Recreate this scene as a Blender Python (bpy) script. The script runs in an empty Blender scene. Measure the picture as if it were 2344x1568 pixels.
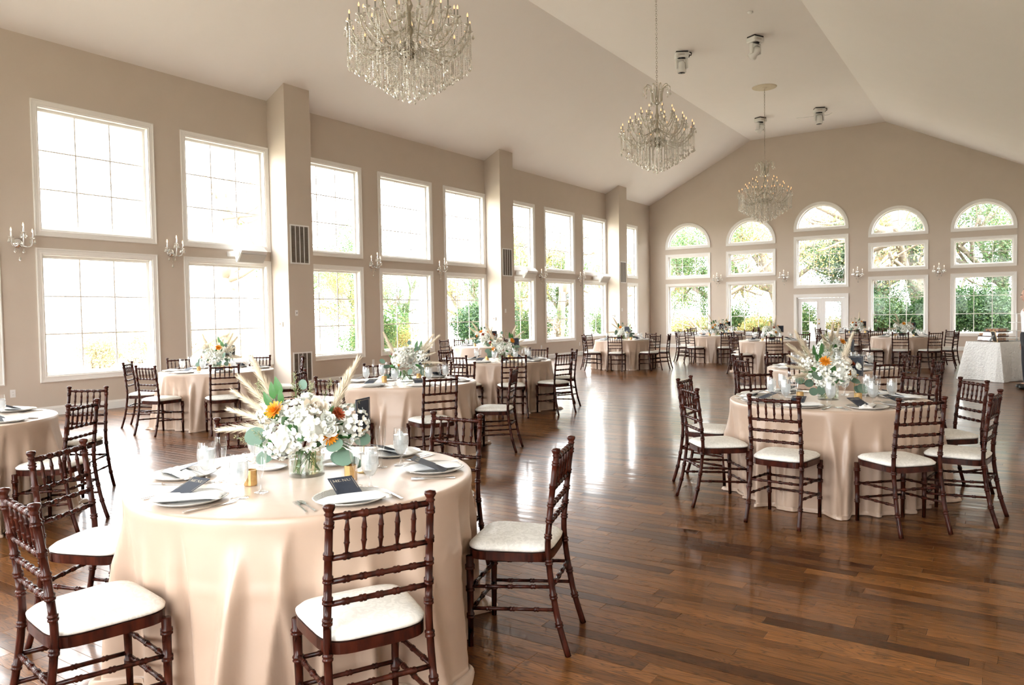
import bpy, bmesh, math, random
from mathutils import Vector, Matrix, Euler

PI = math.pi
SC = bpy.context.scene
COL = SC.collection

# ------------------------------------------------------------------ camera
CAM_R = Vector((0.83429944, 0.55108116, -0.01593763))
CAM_U = Vector((-0.00765137, 0.04047975, 0.99915106))
CAM_F = Vector((-0.55125848, 0.83346922, -0.03798876))
cam_d = bpy.data.cameras.new('camera')
cam = bpy.data.objects.new('camera', cam_d)
COL.objects.link(cam)
cam_d.sensor_width = 36.0
cam_d.lens = 1734.66 / 2344.0 * 36.0
cam_d.clip_start = 0.05
cam_d.clip_end = 400
cam.matrix_world = Matrix(((CAM_R.x, CAM_U.x, -CAM_F.x, 0.0), (CAM_R.y, CAM_U.y, -CAM_F.y, 0.0),
                           (CAM_R.z, CAM_U.z, -CAM_F.z, 1.5), (0, 0, 0, 1)))
SC.camera = cam

# ------------------------------------------------------------------ sky, sun, exposure
world = bpy.data.worlds.new('overcast_sky')
SC.world = world
world.use_nodes = True
wn = world.node_tree.nodes
wn['Background'].inputs[0].default_value = (0.97, 0.985, 1.0, 1)
wn['Background'].inputs[1].default_value = 9.0
sun_d = bpy.data.lights.new('sun', 'SUN')
sun_d.energy = 6.0
sun_d.angle = math.radians(12)
sun_d.color = (1.0, 0.93, 0.80)
sun = bpy.data.objects.new('sun', sun_d)
COL.objects.link(sun)
sun.rotation_euler = Vector((-0.72, 0.12, -0.69)).to_track_quat('-Z', 'Y').to_euler()

vs = SC.view_settings
vs.view_transform = 'Standard'
vs.look = 'None'
vs.gamma = 1.0
vs.use_curve_mapping = False
vs.exposure = 1.05
cy = SC.cycles
cy.use_denoising = True
cy.max_bounces = 7
cy.diffuse_bounces = 3
cy.glossy_bounces = 3
cy.transmission_bounces = 6
cy.transparent_max_bounces = 16
cy.caustics_reflective = False
cy.caustics_refractive = False
cy.sample_clamp_indirect = 8.0
cy.use_adaptive_sampling = True
cy.adaptive_threshold = 0.085
cy.adaptive_min_samples = 12

# room dimensions (metres): long axis along +Y, windows on the -X side
XL, XR, YB, YF = -12.75, 0.80, 29.89, -0.85
EAVE, RIDGE, RX0, RX1 = 5.92, 8.06, -8.53, -3.81
EAVER = 5.787
WT = 0.18      # wall thickness

def portal(name, loc, rot, sx, sy):
    d = bpy.data.lights.new(name, 'AREA')
    d.shape = 'RECTANGLE'
    d.size = sx
    d.size_y = sy
    d.cycles.is_portal = True
    o = bpy.data.objects.new(name, d)
    o.location = loc
    o.rotation_euler = rot
    COL.objects.link(o)
portal('daylight_portal_west', (XL - WT - 0.05, (YB + YF) / 2, 2.75), (PI / 2, 0, -PI / 2), YB - YF - 1.0, 4.6)
portal('daylight_portal_south', ((XL + XR) / 2, YF - WT - 0.05, 2.75), (PI / 2, 0, 0), XR - XL - 1.2, 5.3)
portal('daylight_portal_north', ((XL + XR) / 2, YB + WT + 0.05, 2.75), (-PI / 2, 0, 0), XR - XL - 1.2, 5.3)

# ------------------------------------------------------------------ mesh helpers
class MB:
    def __init__(s):
        s.v, s.f, s.m = [], [], []
    def add(s, vs_, fs_, M=None, mi=0):
        b = len(s.v)
        if M is not None:
            vs_ = [M @ Vector(p) for p in vs_]
        s.v.extend(tuple(p) for p in vs_)
        s.f.extend(tuple(i + b for i in f) for f in fs_)
        s.m.extend([mi] * len(fs_))
        return s
    def box(s, x0, x1, y0, y1, z0, z1, M=None, mi=0):
        return s.add([(x0, y0, z0), (x1, y0, z0), (x1, y1, z0), (x0, y1, z0), (x0, y0, z1), (x1, y0, z1), (x1, y1, z1), (x0, y1, z1)],
                     [(0, 3, 2, 1), (4, 5, 6, 7), (0, 1, 5, 4), (1, 2, 6, 5), (2, 3, 7, 6), (3, 0, 4, 7)], M, mi)
    def bbox(s, x0, x1, y0, y1, z0, z1, b=0.004, M=None, mi=0):
        # box with chamfered edges
        bm = bmesh.new()
        bmesh.ops.create_cube(bm, size=1.0, matrix=Matrix.Translation(((x0 + x1) / 2, (y0 + y1) / 2, (z0 + z1) / 2)) @ Matrix.Diagonal((x1 - x0, y1 - y0, z1 - z0, 1)))
        bmesh.ops.bevel(bm, geom=bm.edges[:], offset=b, segments=1, affect='EDGES', profile=0.5)
        bm.verts.index_update()
        s.add([v.co.copy() for v in bm.verts], [tuple(v.index for v in f.verts) for f in bm.faces], M, mi)
        bm.free()
        return s
    def tube(s, pts, rad, n=8, cap=True, M=None, mi=0):
        pts = [Vector(p) for p in pts]
        if not isinstance(rad, (list, tuple)):
            rad = [rad] * len(pts)
        vs_, fs_ = [], []
        ref = None
        for i, p in enumerate(pts):
            a = pts[max(i - 1, 0)]
            b = pts[min(i + 1, len(pts) - 1)]
            t = (b - a)
            t = t.normalized() if t.length > 1e-9 else Vector((0, 0, 1))
            if ref is None:
                ref = t.orthogonal().normalized()
            ref = (ref - t * ref.dot(t))
            ref = ref.normalized() if ref.length > 1e-6 else t.orthogonal().normalized()
            w = t.cross(ref)
            for k in range(n):
                an = 2 * PI * k / n
                vs_.append(p + (ref * math.cos(an) + w * math.sin(an)) * rad[i])
        for i in range(len(pts) - 1):
            for k in range(n):
                fs_.append((i * n + k, i * n + (k + 1) % n, (i + 1) * n + (k + 1) % n, (i + 1) * n + k))
        if cap:
            fs_.append(tuple(range(n - 1, -1, -1)))
            fs_.append(tuple((len(pts) - 1) * n + k for k in range(n)))
        return s.add(vs_, fs_, M, mi)
    def lathe(s, prof, n=16, M=None, mi=0, close=False):
        vs_, fs_ = [], []
        idx = []
        for r, z in prof:
            if r < 1e-6:
                idx.append([len(vs_)])
                vs_.append((0, 0, z))
            else:
                idx.append(list(range(len(vs_), len(vs_) + n)))
                vs_.extend((r * math.cos(2 * PI * k / n), r * math.sin(2 * PI * k / n), z) for k in range(n))
        for a, b in zip(idx[:-1], idx[1:]):
            for k in range(n):
                k2 = (k + 1) % n
                if len(a) == 1 and len(b) == 1:
                    continue
                if len(a) == 1:
                    fs_.append((a[0], b[k2], b[k]))
                elif len(b) == 1:
                    fs_.append((a[k], a[k2], b[0]))
                else:
                    fs_.append((a[k], a[k2], b[k2], b[k]))
        return s.add(vs_, fs_, M, mi)
    def prism(s, poly, z0, z1, M=None, mi=0):
        n = len(poly)
        vs_ = [(x, y, z0) for x, y in poly] + [(x, y, z1) for x, y in poly]
        fs_ = [tuple(range(n - 1, -1, -1)), tuple(range(n, 2 * n))] + [(i, (i + 1) % n, (i + 1) % n + n, i + n) for i in range(n)]
        return s.add(vs_, fs_, M, mi)
    def octa(s, c, rx, rz, n=4, mi=0):
        x, y, z = c
        vs_ = [(x, y, z - rz)] + [(x + rx * math.cos(2 * PI * k / n), y + rx * math.sin(2 * PI * k / n), z) for k in range(n)] + [(x, y, z + rz)]
        fs_ = []
        for k in range(n):
            k2 = (k + 1) % n
            fs_ += [(0, k2 + 1, k + 1), (n + 1, k + 1, k2 + 1)]
        return s.add(vs_, fs_, None, mi)
    def mesh(s, name, mats, smooth=False, recalc=False):
        me = bpy.data.meshes.new(name)
        me.from_pydata(s.v, [], s.f)
        if not isinstance(mats, (list, tuple)):
            mats = [mats]
        for m_ in mats:
            me.materials.append(m_)
        if len(mats) > 1:
            me.polygons.foreach_set('material_index', s.m)
        if smooth:
            me.polygons.foreach_set('use_smooth', [True] * len(me.polygons))
        if recalc:
            bm = bmesh.new()
            bm.from_mesh(me)
            bmesh.ops.recalc_face_normals(bm, faces=bm.faces)
            bm.to_mesh(me)
            bm.free()
        me.update()
        return me

KIDS = {}
def put(name, me, parent=None, loc=(0, 0, 0), rot=(0, 0, 0), scale=(1, 1, 1)):
    o = bpy.data.objects.new(name, me)
    COL.objects.link(o)
    o.location = loc
    o.rotation_euler = rot
    o.scale = scale if isinstance(scale, (tuple, list)) else (scale,) * 3
    if parent is not None:
        o.parent = parent
        KIDS.setdefault(parent, []).append(o)
    return o
def empty(name, loc=(0, 0, 0), rz=0.0, parent=None):
    o = put(name, None, parent, loc, (0, 0, rz))
    o.empty_display_size = 0.1
    return o
def tag(o, label=None, cat=None, group=None, kind=None):
    if label: o['label'] = label
    if cat: o['category'] = cat
    if group: o['group'] = group
    if kind: o['kind'] = kind
    return o
def copy_tree(o, parent=None):
    c = o.copy()
    COL.objects.link(c)
    if parent is not None:
        c.parent = parent
        KIDS.setdefault(parent, []).append(c)
    for k in KIDS.get(o, []):
        copy_tree(k, c)
    return c

# ------------------------------------------------------------------ materials
def lin(c):
    return tuple(((x / 255) / 12.92 if x / 255 <= 0.04045 else ((x / 255 + 0.055) / 1.055) ** 2.4) for x in c)
def S(nt, a, ao, b, bi):
    nt.links.new(a.outputs[ao], b.inputs[bi])
def newmat(name):
    m = bpy.data.materials.new(name)
    m.use_nodes = True
    nt = m.node_tree
    return m, nt, nt.nodes['Principled BSDF']
def simple(name, col, rough=0.5, metal=0.0, spec=0.5, noise=0.0, nscale=20.0, bump=0.0, bscale=200.0, coat=0.0, sheen=0.0):
    m, nt, p = newmat(name)
    p.inputs['Base Color'].default_value = (*col, 1)
    p.inputs['Roughness'].default_value = rough
    p.inputs['Metallic'].default_value = metal
    p.inputs['Specular IOR Level'].default_value = spec
    p.inputs['Coat Weight'].default_value = coat
    p.inputs['Coat Roughness'].default_value = 0.08
    p.inputs['Sheen Weight'].default_value = sheen
    tc = nt.nodes.new('ShaderNodeTexCoord')
    if noise > 0:
        n = nt.nodes.new('ShaderNodeTexNoise')
        n.inputs['Scale'].default_value = nscale
        n.inputs['Detail'].default_value = 4
        S(nt, tc, 'Object', n, 'Vector')
        mx = nt.nodes.new('ShaderNodeMix')
        mx.data_type = 'RGBA'
        mx.inputs[6].default_value = (*[c * (1 - noise) for c in col], 1)
        mx.inputs[7].default_value = (*[min(1, c * (1 + noise)) for c in col], 1)
        S(nt, n, 'Fac', mx, 0)
        S(nt, mx, 2, p, 'Base Color')
    if bump > 0:
        n2 = nt.nodes.new('ShaderNodeTexNoise')
        n2.inputs['Scale'].default_value = bscale
        n2.inputs['Detail'].default_value = 3
        S(nt, tc, 'Object', n2, 'Vector')
        b = nt.nodes.new('ShaderNodeBump')
        b.inputs['Strength'].default_value = bump
        b.inputs['Distance'].default_value = 0.01
        S(nt, n2, 'Fac', b, 'Height')
        S(nt, b, 'Normal', p, 'Normal')
    return m
def thin_glass(name, tint=(1, 1, 1), base=0.05, edge=0.55, rough=0.0, milk=0.0, milkcol=(0.9, 0.92, 0.93), power=3.0):
    # thin-walled glass: clear film that reflects more towards its grazing edge
    m = bpy.data.materials.new(name)
    m.use_nodes = True
    nt = m.node_tree
    nt.nodes.remove(nt.nodes['Principled BSDF'])
    out = nt.nodes['Material Output']
    lw = nt.nodes.new('ShaderNodeLayerWeight')
    lw.inputs['Blend'].default_value = 0.5
    pw = nt.nodes.new('ShaderNodeMath')
    pw.operation = 'POWER'
    pw.inputs[1].default_value = power
    S(nt, lw, 'Facing', pw, 0)
    mr = nt.nodes.new('ShaderNodeMapRange')
    mr.inputs['To Min'].default_value = base
    mr.inputs['To Max'].default_value = edge
    S(nt, pw, 0, mr, 'Value')
    tr = nt.nodes.new('ShaderNodeBsdfTransparent')
    tr.inputs['Color'].default_value = (*tint, 1)
    gl = nt.nodes.new('ShaderNodeBsdfGlossy')
    gl.inputs['Roughness'].default_value = rough
    gl.inputs['Color'].default_value = (0.95, 0.95, 0.95, 1)
    mx = nt.nodes.new('ShaderNodeMixShader')
    S(nt, mr, 0, mx, 0)
    S(nt, gl, 0, mx, 2)
    if milk > 0:
        df = nt.nodes.new('ShaderNodeBsdfDiffuse')
        df.inputs['Color'].default_value = (*milkcol, 1)
        tl = nt.nodes.new('ShaderNodeBsdfTranslucent')
        tl.inputs['Color'].default_value = (*milkcol, 1)
        dm = nt.nodes.new('ShaderNodeMixShader')
        dm.inputs[0].default_value = 0.5
        S(nt, df, 0, dm, 1)
        S(nt, tl, 0, dm, 2)
        m2 = nt.nodes.new('ShaderNodeMixShader')
        m2.inputs[0].default_value = milk
        S(nt, tr, 0, m2, 1)
        S(nt, dm, 0, m2, 2)
        S(nt, m2, 0, mx, 1)
    else:
        S(nt, tr, 0, mx, 1)
    S(nt, mx, 0, out, 'Surface')
    return m

M = {}
M['wall'] = simple('beige_wall_paint', (0.58, 0.502, 0.425), 0.75, noise=0.03, nscale=3, bump=0.06, bscale=350)
M['ceiling'] = simple('off_white_ceiling_paint', (0.81, 0.775, 0.75), 0.85, noise=0.015, nscale=2)
M['trim'] = simple('white_trim_paint', (0.82, 0.80, 0.765), 0.45, noise=0.01)
M['door'] = simple('white_door_paint', (0.80, 0.79, 0.77), 0.4, noise=0.01)
M['pane'] = thin_glass('window_glass', (0.985, 0.99, 0.988), 0.005, 0.45, power=5)
M['brass'] = simple('polished_brass', (0.70, 0.48, 0.18), 0.25, 1.0)
M['chrome'] = simple('polished_chrome', (0.75, 0.75, 0.76), 0.12, 1.0)
M['plastic'] = simple('white_plastic', (0.80, 0.79, 0.77), 0.4)
M['dark_slot'] = simple('dark_slot', (0.03, 0.03, 0.03), 0.6)
M['subfloor'] = simple('dark_subfloor', (0.02, 0.012, 0.008), 0.9)

def wood_floor():
    m, nt, p = newmat('stained_oak_plank')
    geo = nt.nodes.new('ShaderNodeNewGeometry')
    oi = nt.nodes.new('ShaderNodeObjectInfo')
    ad = nt.nodes.new('ShaderNodeMath'); ad.operation = 'ADD'
    S(nt, geo, 'Random Per Island', ad, 0)
    S(nt, oi, 'Random', ad, 1)
    fr = nt.nodes.new('ShaderNodeMath'); fr.operation = 'FRACT'
    S(nt, ad, 0, fr, 0)
    mul = nt.nodes.new('ShaderNodeMath'); mul.operation = 'MULTIPLY'; mul.inputs[1].default_value = 37.0
    S(nt, fr, 0, mul, 0)
    cx = nt.nodes.new('ShaderNodeCombineXYZ')
    S(nt, mul, 0, cx, 'X'); S(nt, mul, 0, cx, 'Y'); S(nt, mul, 0, cx, 'Z')
    va = nt.nodes.new('ShaderNodeVectorMath'); va.operation = 'ADD'
    S(nt, geo, 'Position', va, 0); S(nt, cx, 0, va, 1)
    mp = nt.nodes.new('ShaderNodeMapping')
    mp.inputs['Scale'].default_value = (1.1, 9.0, 1.0)
    S(nt, va, 0, mp, 'Vector')
    n1 = nt.nodes.new('ShaderNodeTexNoise')
    n1.inputs['Scale'].default_value = 1.6; n1.inputs['Detail'].default_value = 2; n1.inputs['Distortion'].default_value = 0.6
    S(nt, mp, 0, n1, 'Vector')
    # cathedral grain: contour lines of a stretched noise
    ml = nt.nodes.new('ShaderNodeMath'); ml.operation = 'MULTIPLY'; ml.inputs[1].default_value = 13.0
    S(nt, n1, 'Fac', ml, 0)
    fr2 = nt.nodes.new('ShaderNodeMath'); fr2.operation = 'PINGPONG'; fr2.inputs[1].default_value = 0.5
    S(nt, ml, 0, fr2, 0)
    rp = nt.nodes.new('ShaderNodeValToRGB')
    rp.color_ramp.elements[0].position = 0.02; rp.color_ramp.elements[0].color = (0.35, 0.35, 0.35, 1)
    rp.color_ramp.elements[1].position = 0.22; rp.color_ramp.elements[1].color = (1, 1, 1, 1)
    S(nt, fr2, 0, rp, 'Fac')
    mp2 = nt.nodes.new('ShaderNodeMapping')
    mp2.inputs['Scale'].default_value = (9.0, 330.0, 1.0)
    S(nt, va, 0, mp2, 'Vector')
    n2 = nt.nodes.new('ShaderNodeTexNoise'); n2.inputs['Scale'].default_value = 1.0; n2.inputs['Detail'].default_value = 2
    S(nt, mp2, 0, n2, 'Vector')
    tone = nt.nodes.new('ShaderNodeValToRGB')
    e = tone.color_ramp.elements
    e[0].position = 0.0; e[0].color = (0.060, 0.018, 0.0045, 1)
    e[1].position = 1.0; e[1].color = (0.235, 0.092, 0.0245, 1)
    x = tone.color_ramp.elements.new(0.25); x.color = (0.125, 0.044, 0.0105, 1)
    x = tone.color_ramp.elements.new(0.75); x.color = (0.165, 0.062, 0.0155, 1)
    S(nt, fr, 0, tone, 'Fac')
    m1 = nt.nodes.new('ShaderNodeMix'); m1.data_type = 'RGBA'; m1.blend_type = 'MULTIPLY'; m1.inputs[0].default_value = 0.85
    S(nt, tone, 0, m1, 6); S(nt, rp, 0, m1, 7)
    r3 = nt.nodes.new('ShaderNodeMapRange'); r3.inputs['From Min'].default_value = 0.3; r3.inputs['From Max'].default_value = 0.7
    r3.inputs['To Min'].default_value = 0.72; r3.inputs['To Max'].default_value = 1.18
    S(nt, n2, 'Fac', r3, 'Value')
    m2 = nt.nodes.new('ShaderNodeVectorMath'); m2.operation = 'SCALE'
    S(nt, m1, 2, m2, 0); S(nt, r3, 0, m2, 'Scale')
    S(nt, m2, 0, p, 'Base Color')
    p.inputs['Roughness'].default_value = 0.30
    p.inputs['Specular IOR Level'].default_value = 0.12
    p.inputs['Coat Weight'].default_value = 0.36
    p.inputs['Coat Roughness'].default_value = 0.10
    b = nt.nodes.new('ShaderNodeBump'); b.inputs['Strength'].default_value = 0.10; b.inputs['Distance'].default_value = 0.002
    S(nt, n2, 'Fac', b, 'Height'); S(nt, b, 'Normal', p, 'Normal')
    # slow waviness of the finish
    n4 = nt.nodes.new('ShaderNodeTexNoise'); n4.inputs['Scale'].default_value = 1.0; n4.inputs['Detail'].default_value = 1
    mp4 = nt.nodes.new('ShaderNodeMapping'); mp4.inputs['Scale'].default_value = (1.2, 11.0, 1.0)
    S(nt, geo, 'Position', mp4, 'Vector'); S(nt, mp4, 0, n4, 'Vector')
    b4 = nt.nodes.new('ShaderNodeBump'); b4.inputs['Strength'].default_value = 0.22; b4.inputs['Distance'].default_value = 0.004
    S(nt, n4, 'Fac', b4, 'Height'); S(nt, b4, 'Normal', p, 'Coat Normal')
    return m
M['plank'] = wood_floor()

# ------------------------------------------------------------------ floor: strips of oak running across the room
fl = MB(); fl.box(XL - WT, XR + WT, YF - WT, YB + WT, -0.10, -0.0135)
floor = put('floor', fl.mesh('floor', M['subfloor']))
tag(floor, 'dark stained oak strip floor with glossy finish', 'floor', kind='structure')
PW = 0.083
rng = random.Random(5)
plank_cache = {}
rest = MB()
near_planks = []
def plank_geo(mb, x0, x1, y0, y1, zt, ta, tb):
    c = 0.0012
    g = 0.0003
    x0 += g; x1 -= g; y0 += g; y1 -= g
    za, zb = zt + ta, zt + tb
    mb.add([(x0, y0, -0.013), (x1, y0, -0.013), (x1, y1, -0.013), (x0, y1, -0.013),
            (x0, y0, za - c), (x1, y0, za - c), (x1, y1, zb - c), (x0, y1, zb - c),
            (x0 + c, y0 + c, za), (x1 - c, y0 + c, za), (x1 - c, y1 - c, zb), (x0 + c, y1 - c, zb)],
           [(0, 1, 5, 4), (1, 2, 6, 5), (2, 3, 7, 6), (3, 0, 4, 7), (4, 5, 9, 8), (5, 6, 10, 9), (6, 7, 11, 10), (7, 4, 8, 11), (8, 9, 10, 11)])
def px_of(x, y):
    d = Vector((x, y, -1.5))
    z = d.dot(CAM_F)
    if z < 0.5: return None
    return 1172 + 1734.66 * d.dot(CAM_R) / z, 784 - 1734.66 * d.dot(CAM_U) / z, z
LENS = (0.30, 0.42, 0.55, 0.70, 0.85, 1.05, 1.25, 1.5)
allp = []
y = YF
while y < YB - 0.001:
    x = XL - rng.uniform(0, 0.9)
    y1 = min(y + PW, YB)
    while x < XR:
        L = rng.choice(LENS)
        allp.append((x, x + L, y, y1, rng.uniform(-1, 1) * 0.00018, rng.uniform(-1, 1) * 0.00016, L))
        x += L
    y = y1
scored = []
for i, q in enumerate(allp):
    p = px_of((q[0] + q[1]) / 2, (q[2] + q[3]) / 2)
    s = -1
    if p and -100 < p[0] < 2444 and p[1] < 1700:
        s = (q[1] - q[0]) * PW / (p[2] ** 3)
        # under the near table the boards are hidden
        if math.hypot((q[0] + q[1]) / 2 + 2.75, (q[2] + q[3]) / 2 - 2.4) < 0.75: s = -1
    scored.append((s, i))
scored.sort(reverse=True)
chosen = set(i for s, i in scored[:296] if s > 0)
for i, (x0, x1, ya, yb, zt, tt, L) in enumerate(allp):
    full = x0 > XL and x1 < XR and abs(yb - ya - PW) < 1e-6
    if i in chosen and full:
        v = rng.randrange(3)
        key = (L, v)
        if key not in plank_cache:
            mb = MB(); plank_geo(mb, 0, L, 0, PW, 0, (-1, 0.2, 1)[v] * 0.00016, (1, -0.3, -0.8)[v] * 0.00016)
            plank_cache[key] = mb.mesh('plank', M['plank'])
        put('plank', plank_cache[key], floor, (x0, ya, zt))
    else:
        plank_geo(rest, max(x0, XL - 0.1), min(x1, XR + 0.1), ya, yb, zt, tt, -tt)
o = put('plank_rows', rest.mesh('plank_rows', M['plank']), floor)
o['kind'] = 'stuff'

# ------------------------------------------------------------------ walls
CAS = 0.095
LEFT_COLS = [(0.53, 2.56), (3.29, 5.31), (5.82, 7.84), (8.36, 10.325), (10.995, 12.98), (13.53, 15.55), (16.04, 17.965),
             (18.66, 20.68), (21.27, 23.31), (23.87, 25.785), (26.58, 28.61)]
Z_UP = (2.836, 4.963)
Z_LO = (0.531, 2.651)
BACK_COLS = [(-12.05, -10.155), (-9.515, -7.60), (-6.93, -5.01), (-4.355, -2.455), (-1.79, 0.10)]
def wall_cells(us, holes, zmax):
    # rectangles (u0,u1,z0,z1) of a wall that leave the holes free
    zs = sorted(set([0.0, zmax] + [h[2] for h in holes] + [h[3] for h in holes]))
    uu = sorted(set(list(us) + [h[0] for h in holes] + [h[1] for h in holes]))
    out = []
    for a, b in zip(uu[:-1], uu[1:]):
        for c, d in zip(zs[:-1], zs[1:]):
            if d - c < 1e-6 or b - a < 1e-6: continue
            mu, mz = (a + b) / 2, (c + d) / 2
            if not any(h[0] < mu < h[1] and h[2] < mz < h[3] for h in holes):
                out.append((a, b, c, d))
    return out
def hole_of(u0, u1, z0, z1):
    return (u0 + CAS, u1 - CAS, z0 + CAS, z1 - CAS)
lw = MB()
holes = []
for (a, b) in LEFT_COLS:
    holes += [hole_of(a, b, *Z_UP), hole_of(a, b, *Z_LO)]
for (a, b, c, d) in wall_cells((YF - WT, YB + WT), holes, EAVE + 0.25):
    lw.add([(XL, a, c), (XL, b, c), (XL, b, d), (XL, a, d)], [(0, 1, 2, 3)])
    lw.add([(XL - WT, a, c), (XL - WT, b, c), (XL - WT, b, d), (XL - WT, a, d)], [(3, 2, 1, 0)])
o = put('wall_left', lw.mesh('wall_left', M['wall']))
tag(o, 'beige left wall with two rows of tall windows', 'wall', kind='structure')
rw = MB(); rw.box(XR, XR + WT, YF - WT, YB + WT, 0, EAVER + 0.3)
o = put('wall_right', rw.mesh('wall_right', M['wall']))
tag(o, 'plain beige right side wall', 'wall', kind='structure')

ARCH = {}   # per column: (z_bottom, half width)
AB, MT, MBT, BT, BB = 4.033, 3.828, 2.807, 2.623, 0.49
AB3, MT3, MB3, DTOP = 4.407, 4.2185, 2.28, 2.035
def end_wall(name, yin, yout, label, bays=5):
    mb = MB()
    holes, arcs = [], []
    for i, (a, b) in enumerate(BACK_COLS[:bays]):
        ab = AB3 if i == 2 else AB
        r = (b - a) / 2 - CAS
        uc = (a + b) / 2
        holes.append((uc - r, uc + r, ab + CAS, ab + CAS + r))
        arcs.append((uc, ab + CAS, r))
        if i == 2:
            holes.append(hole_of(a, b, MB3, MT3))
            holes.append((a + CAS, b - CAS, 0.0, DTOP - CAS))
        else:
            holes.append(hole_of(a, b, MBT, MT))
            holes.append(hole_of(a, b, BB, BT))
    for yy, flip in ((yin, False), (yout, True)):
        for (a, b, c, d) in wall_cells((XL - WT, XR + WT), holes, 5.60):
            q = [(a, yy, c), (b, yy, c), (b, yy, d), (a, yy, d)]
            mb.add(q, [(3, 2, 1, 0) if flip else (0, 1, 2, 3)])
        mb.add([(XL - WT, yy, 5.60), (XR + WT, yy, 5.60), (XR + WT, yy, EAVER - 0.06), (RX1, yy, RIDGE + 0.02), (RX0, yy, RIDGE + 0.02), (XL - WT, yy, EAVE - 0.06)],
               [(0, 1, 2, 3, 4, 5)])
        for uc, zb, r in arcs:
            n = 14
            for sgn in (1, -1):
                pts = [(uc + sgn * r * math.cos(PI / 2 * k / n), yy, zb + r * math.sin(PI / 2 * k / n)) for k in range(n + 1)]
                cr = (uc + sgn * r, yy, zb + r)
                for p, q in zip(pts[:-1], pts[1:]):
                    mb.add([cr, p, q], [(0, 1, 2)])
    o = put(name, mb.mesh(name, M['wall']))
    tag(o, label, 'wall', kind='structure')
end_wall('wall_back', YB, YB + WT, 'beige gabled end wall with five arched window bays')
end_wall('wall_front', YF, YF - WT, 'beige gabled wall behind the viewpoint', 5)

ce = MB()
T = 0.15
prof = [(XL - WT, EAVE - WT * 0.507), (RX0, RIDGE), (RX1, RIDGE), (XR + WT, EAVER - WT * 0.493)]
for (xa, za), (xb, zb) in zip(prof[:-1], prof[1:]):
    ce.add([(xa, YF - WT, za), (xb, YF - WT, zb), (xb, YB + WT, zb), (xa, YB + WT, za)], [(0, 3, 2, 1)])
    ce.add([(xa, YF - WT, za + T), (xb, YF - WT, zb + T), (xb, YB + WT, zb + T), (xa, YB + WT, za + T)], [(0, 1, 2, 3)])
o = put('ceiling', ce.mesh('ceiling', M['ceiling']))
tag(o, 'white vaulted ceiling with flat central strip', 'ceiling', kind='structure')

PIERS = [(2.60, 3.27), (10.33, 10.99), (17.97, 18.655), (25.79, 26.475)]
PX = -12.22
PIER_W = ['first', 'first', 'second', 'third']
for i, (a, b) in enumerate(PIERS):
    mb = MB()
    zt0 = EAVE + 0.0
    zt1 = EAVE + (PX - XL) * 0.507
    mb.add([(XL, a, 0), (PX, a, 0), (PX, b, 0), (XL, b, 0), (XL, a, zt0), (PX, a, zt1), (PX, b, zt1), (XL, b, zt0)],
           [(0, 1, 5, 4), (1, 2, 6, 5), (2, 3, 7, 6), (4, 5, 6, 7), (3, 2, 1, 0)])
    o = put('wall_pier', mb.mesh('wall_pier', M['wall']))
    lab = ['beige wall pier behind the viewpoint', 'nearest full height beige wall pier with two vents', 'second beige wall pier along the window wall',
           'farthest beige wall pier near the corner'][i]
    tag(o, lab, 'pier', kind='structure')

# baseboards
def baseboard(name, pts, label):
    mb = MB()
    for (x0, y0), (x1, y1), (nx, ny) in pts:
        h, t = 0.145, 0.018
        a = Vector((x0, y0, 0)); b = Vector((x1, y1, 0)); n = Vector((nx, ny, 0))
        prof_ = [(0, 0), (t, 0), (t, h * 0.8), (t * 0.6, h * 0.86), (t * 0.45, h), (0, h)]
        vs_ = [a + n * d + Vector((0, 0, z)) for d, z in prof_] + [b + n * d + Vector((0, 0, z)) for d, z in prof_]
        k = len(prof_)
        mb.add(vs_, [(i, (i + 1) % k, (i + 1) % k + k, i + k) for i in range(k)] + [tuple(range(k - 1, -1, -1)), tuple(range(k, 2 * k))])
    o = put(name, mb.mesh(name, M['trim'], recalc=True))
    tag(o, label, 'baseboard', kind='structure')
seg = []
yy = YF
for a, b in PIERS + [(YB, YB)]:
    seg.append(((XL, yy), (XL, a), (1, 0)))
    if a < YB:
        seg += [((XL, a), (PX + 0.018, a), (0, -1)), ((PX, a), (PX, b), (1, 0)), ((PX + 0.018, b), (XL, b), (0, 1))]
    yy = b
baseboard('baseboard_left', seg, 'white baseboard along the window wall and piers')
baseboard('baseboard_back', [((XL, YB), (BACK_COLS[2][0], YB), (0, -1)), ((BACK_COLS[2][1], YB), (XR, YB), (0, -1))], 'white baseboard along the back wall')
baseboard('baseboard_right', [((XR, YF), (XR, YB), (-1, 0))], 'white baseboard along the right wall')

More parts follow.
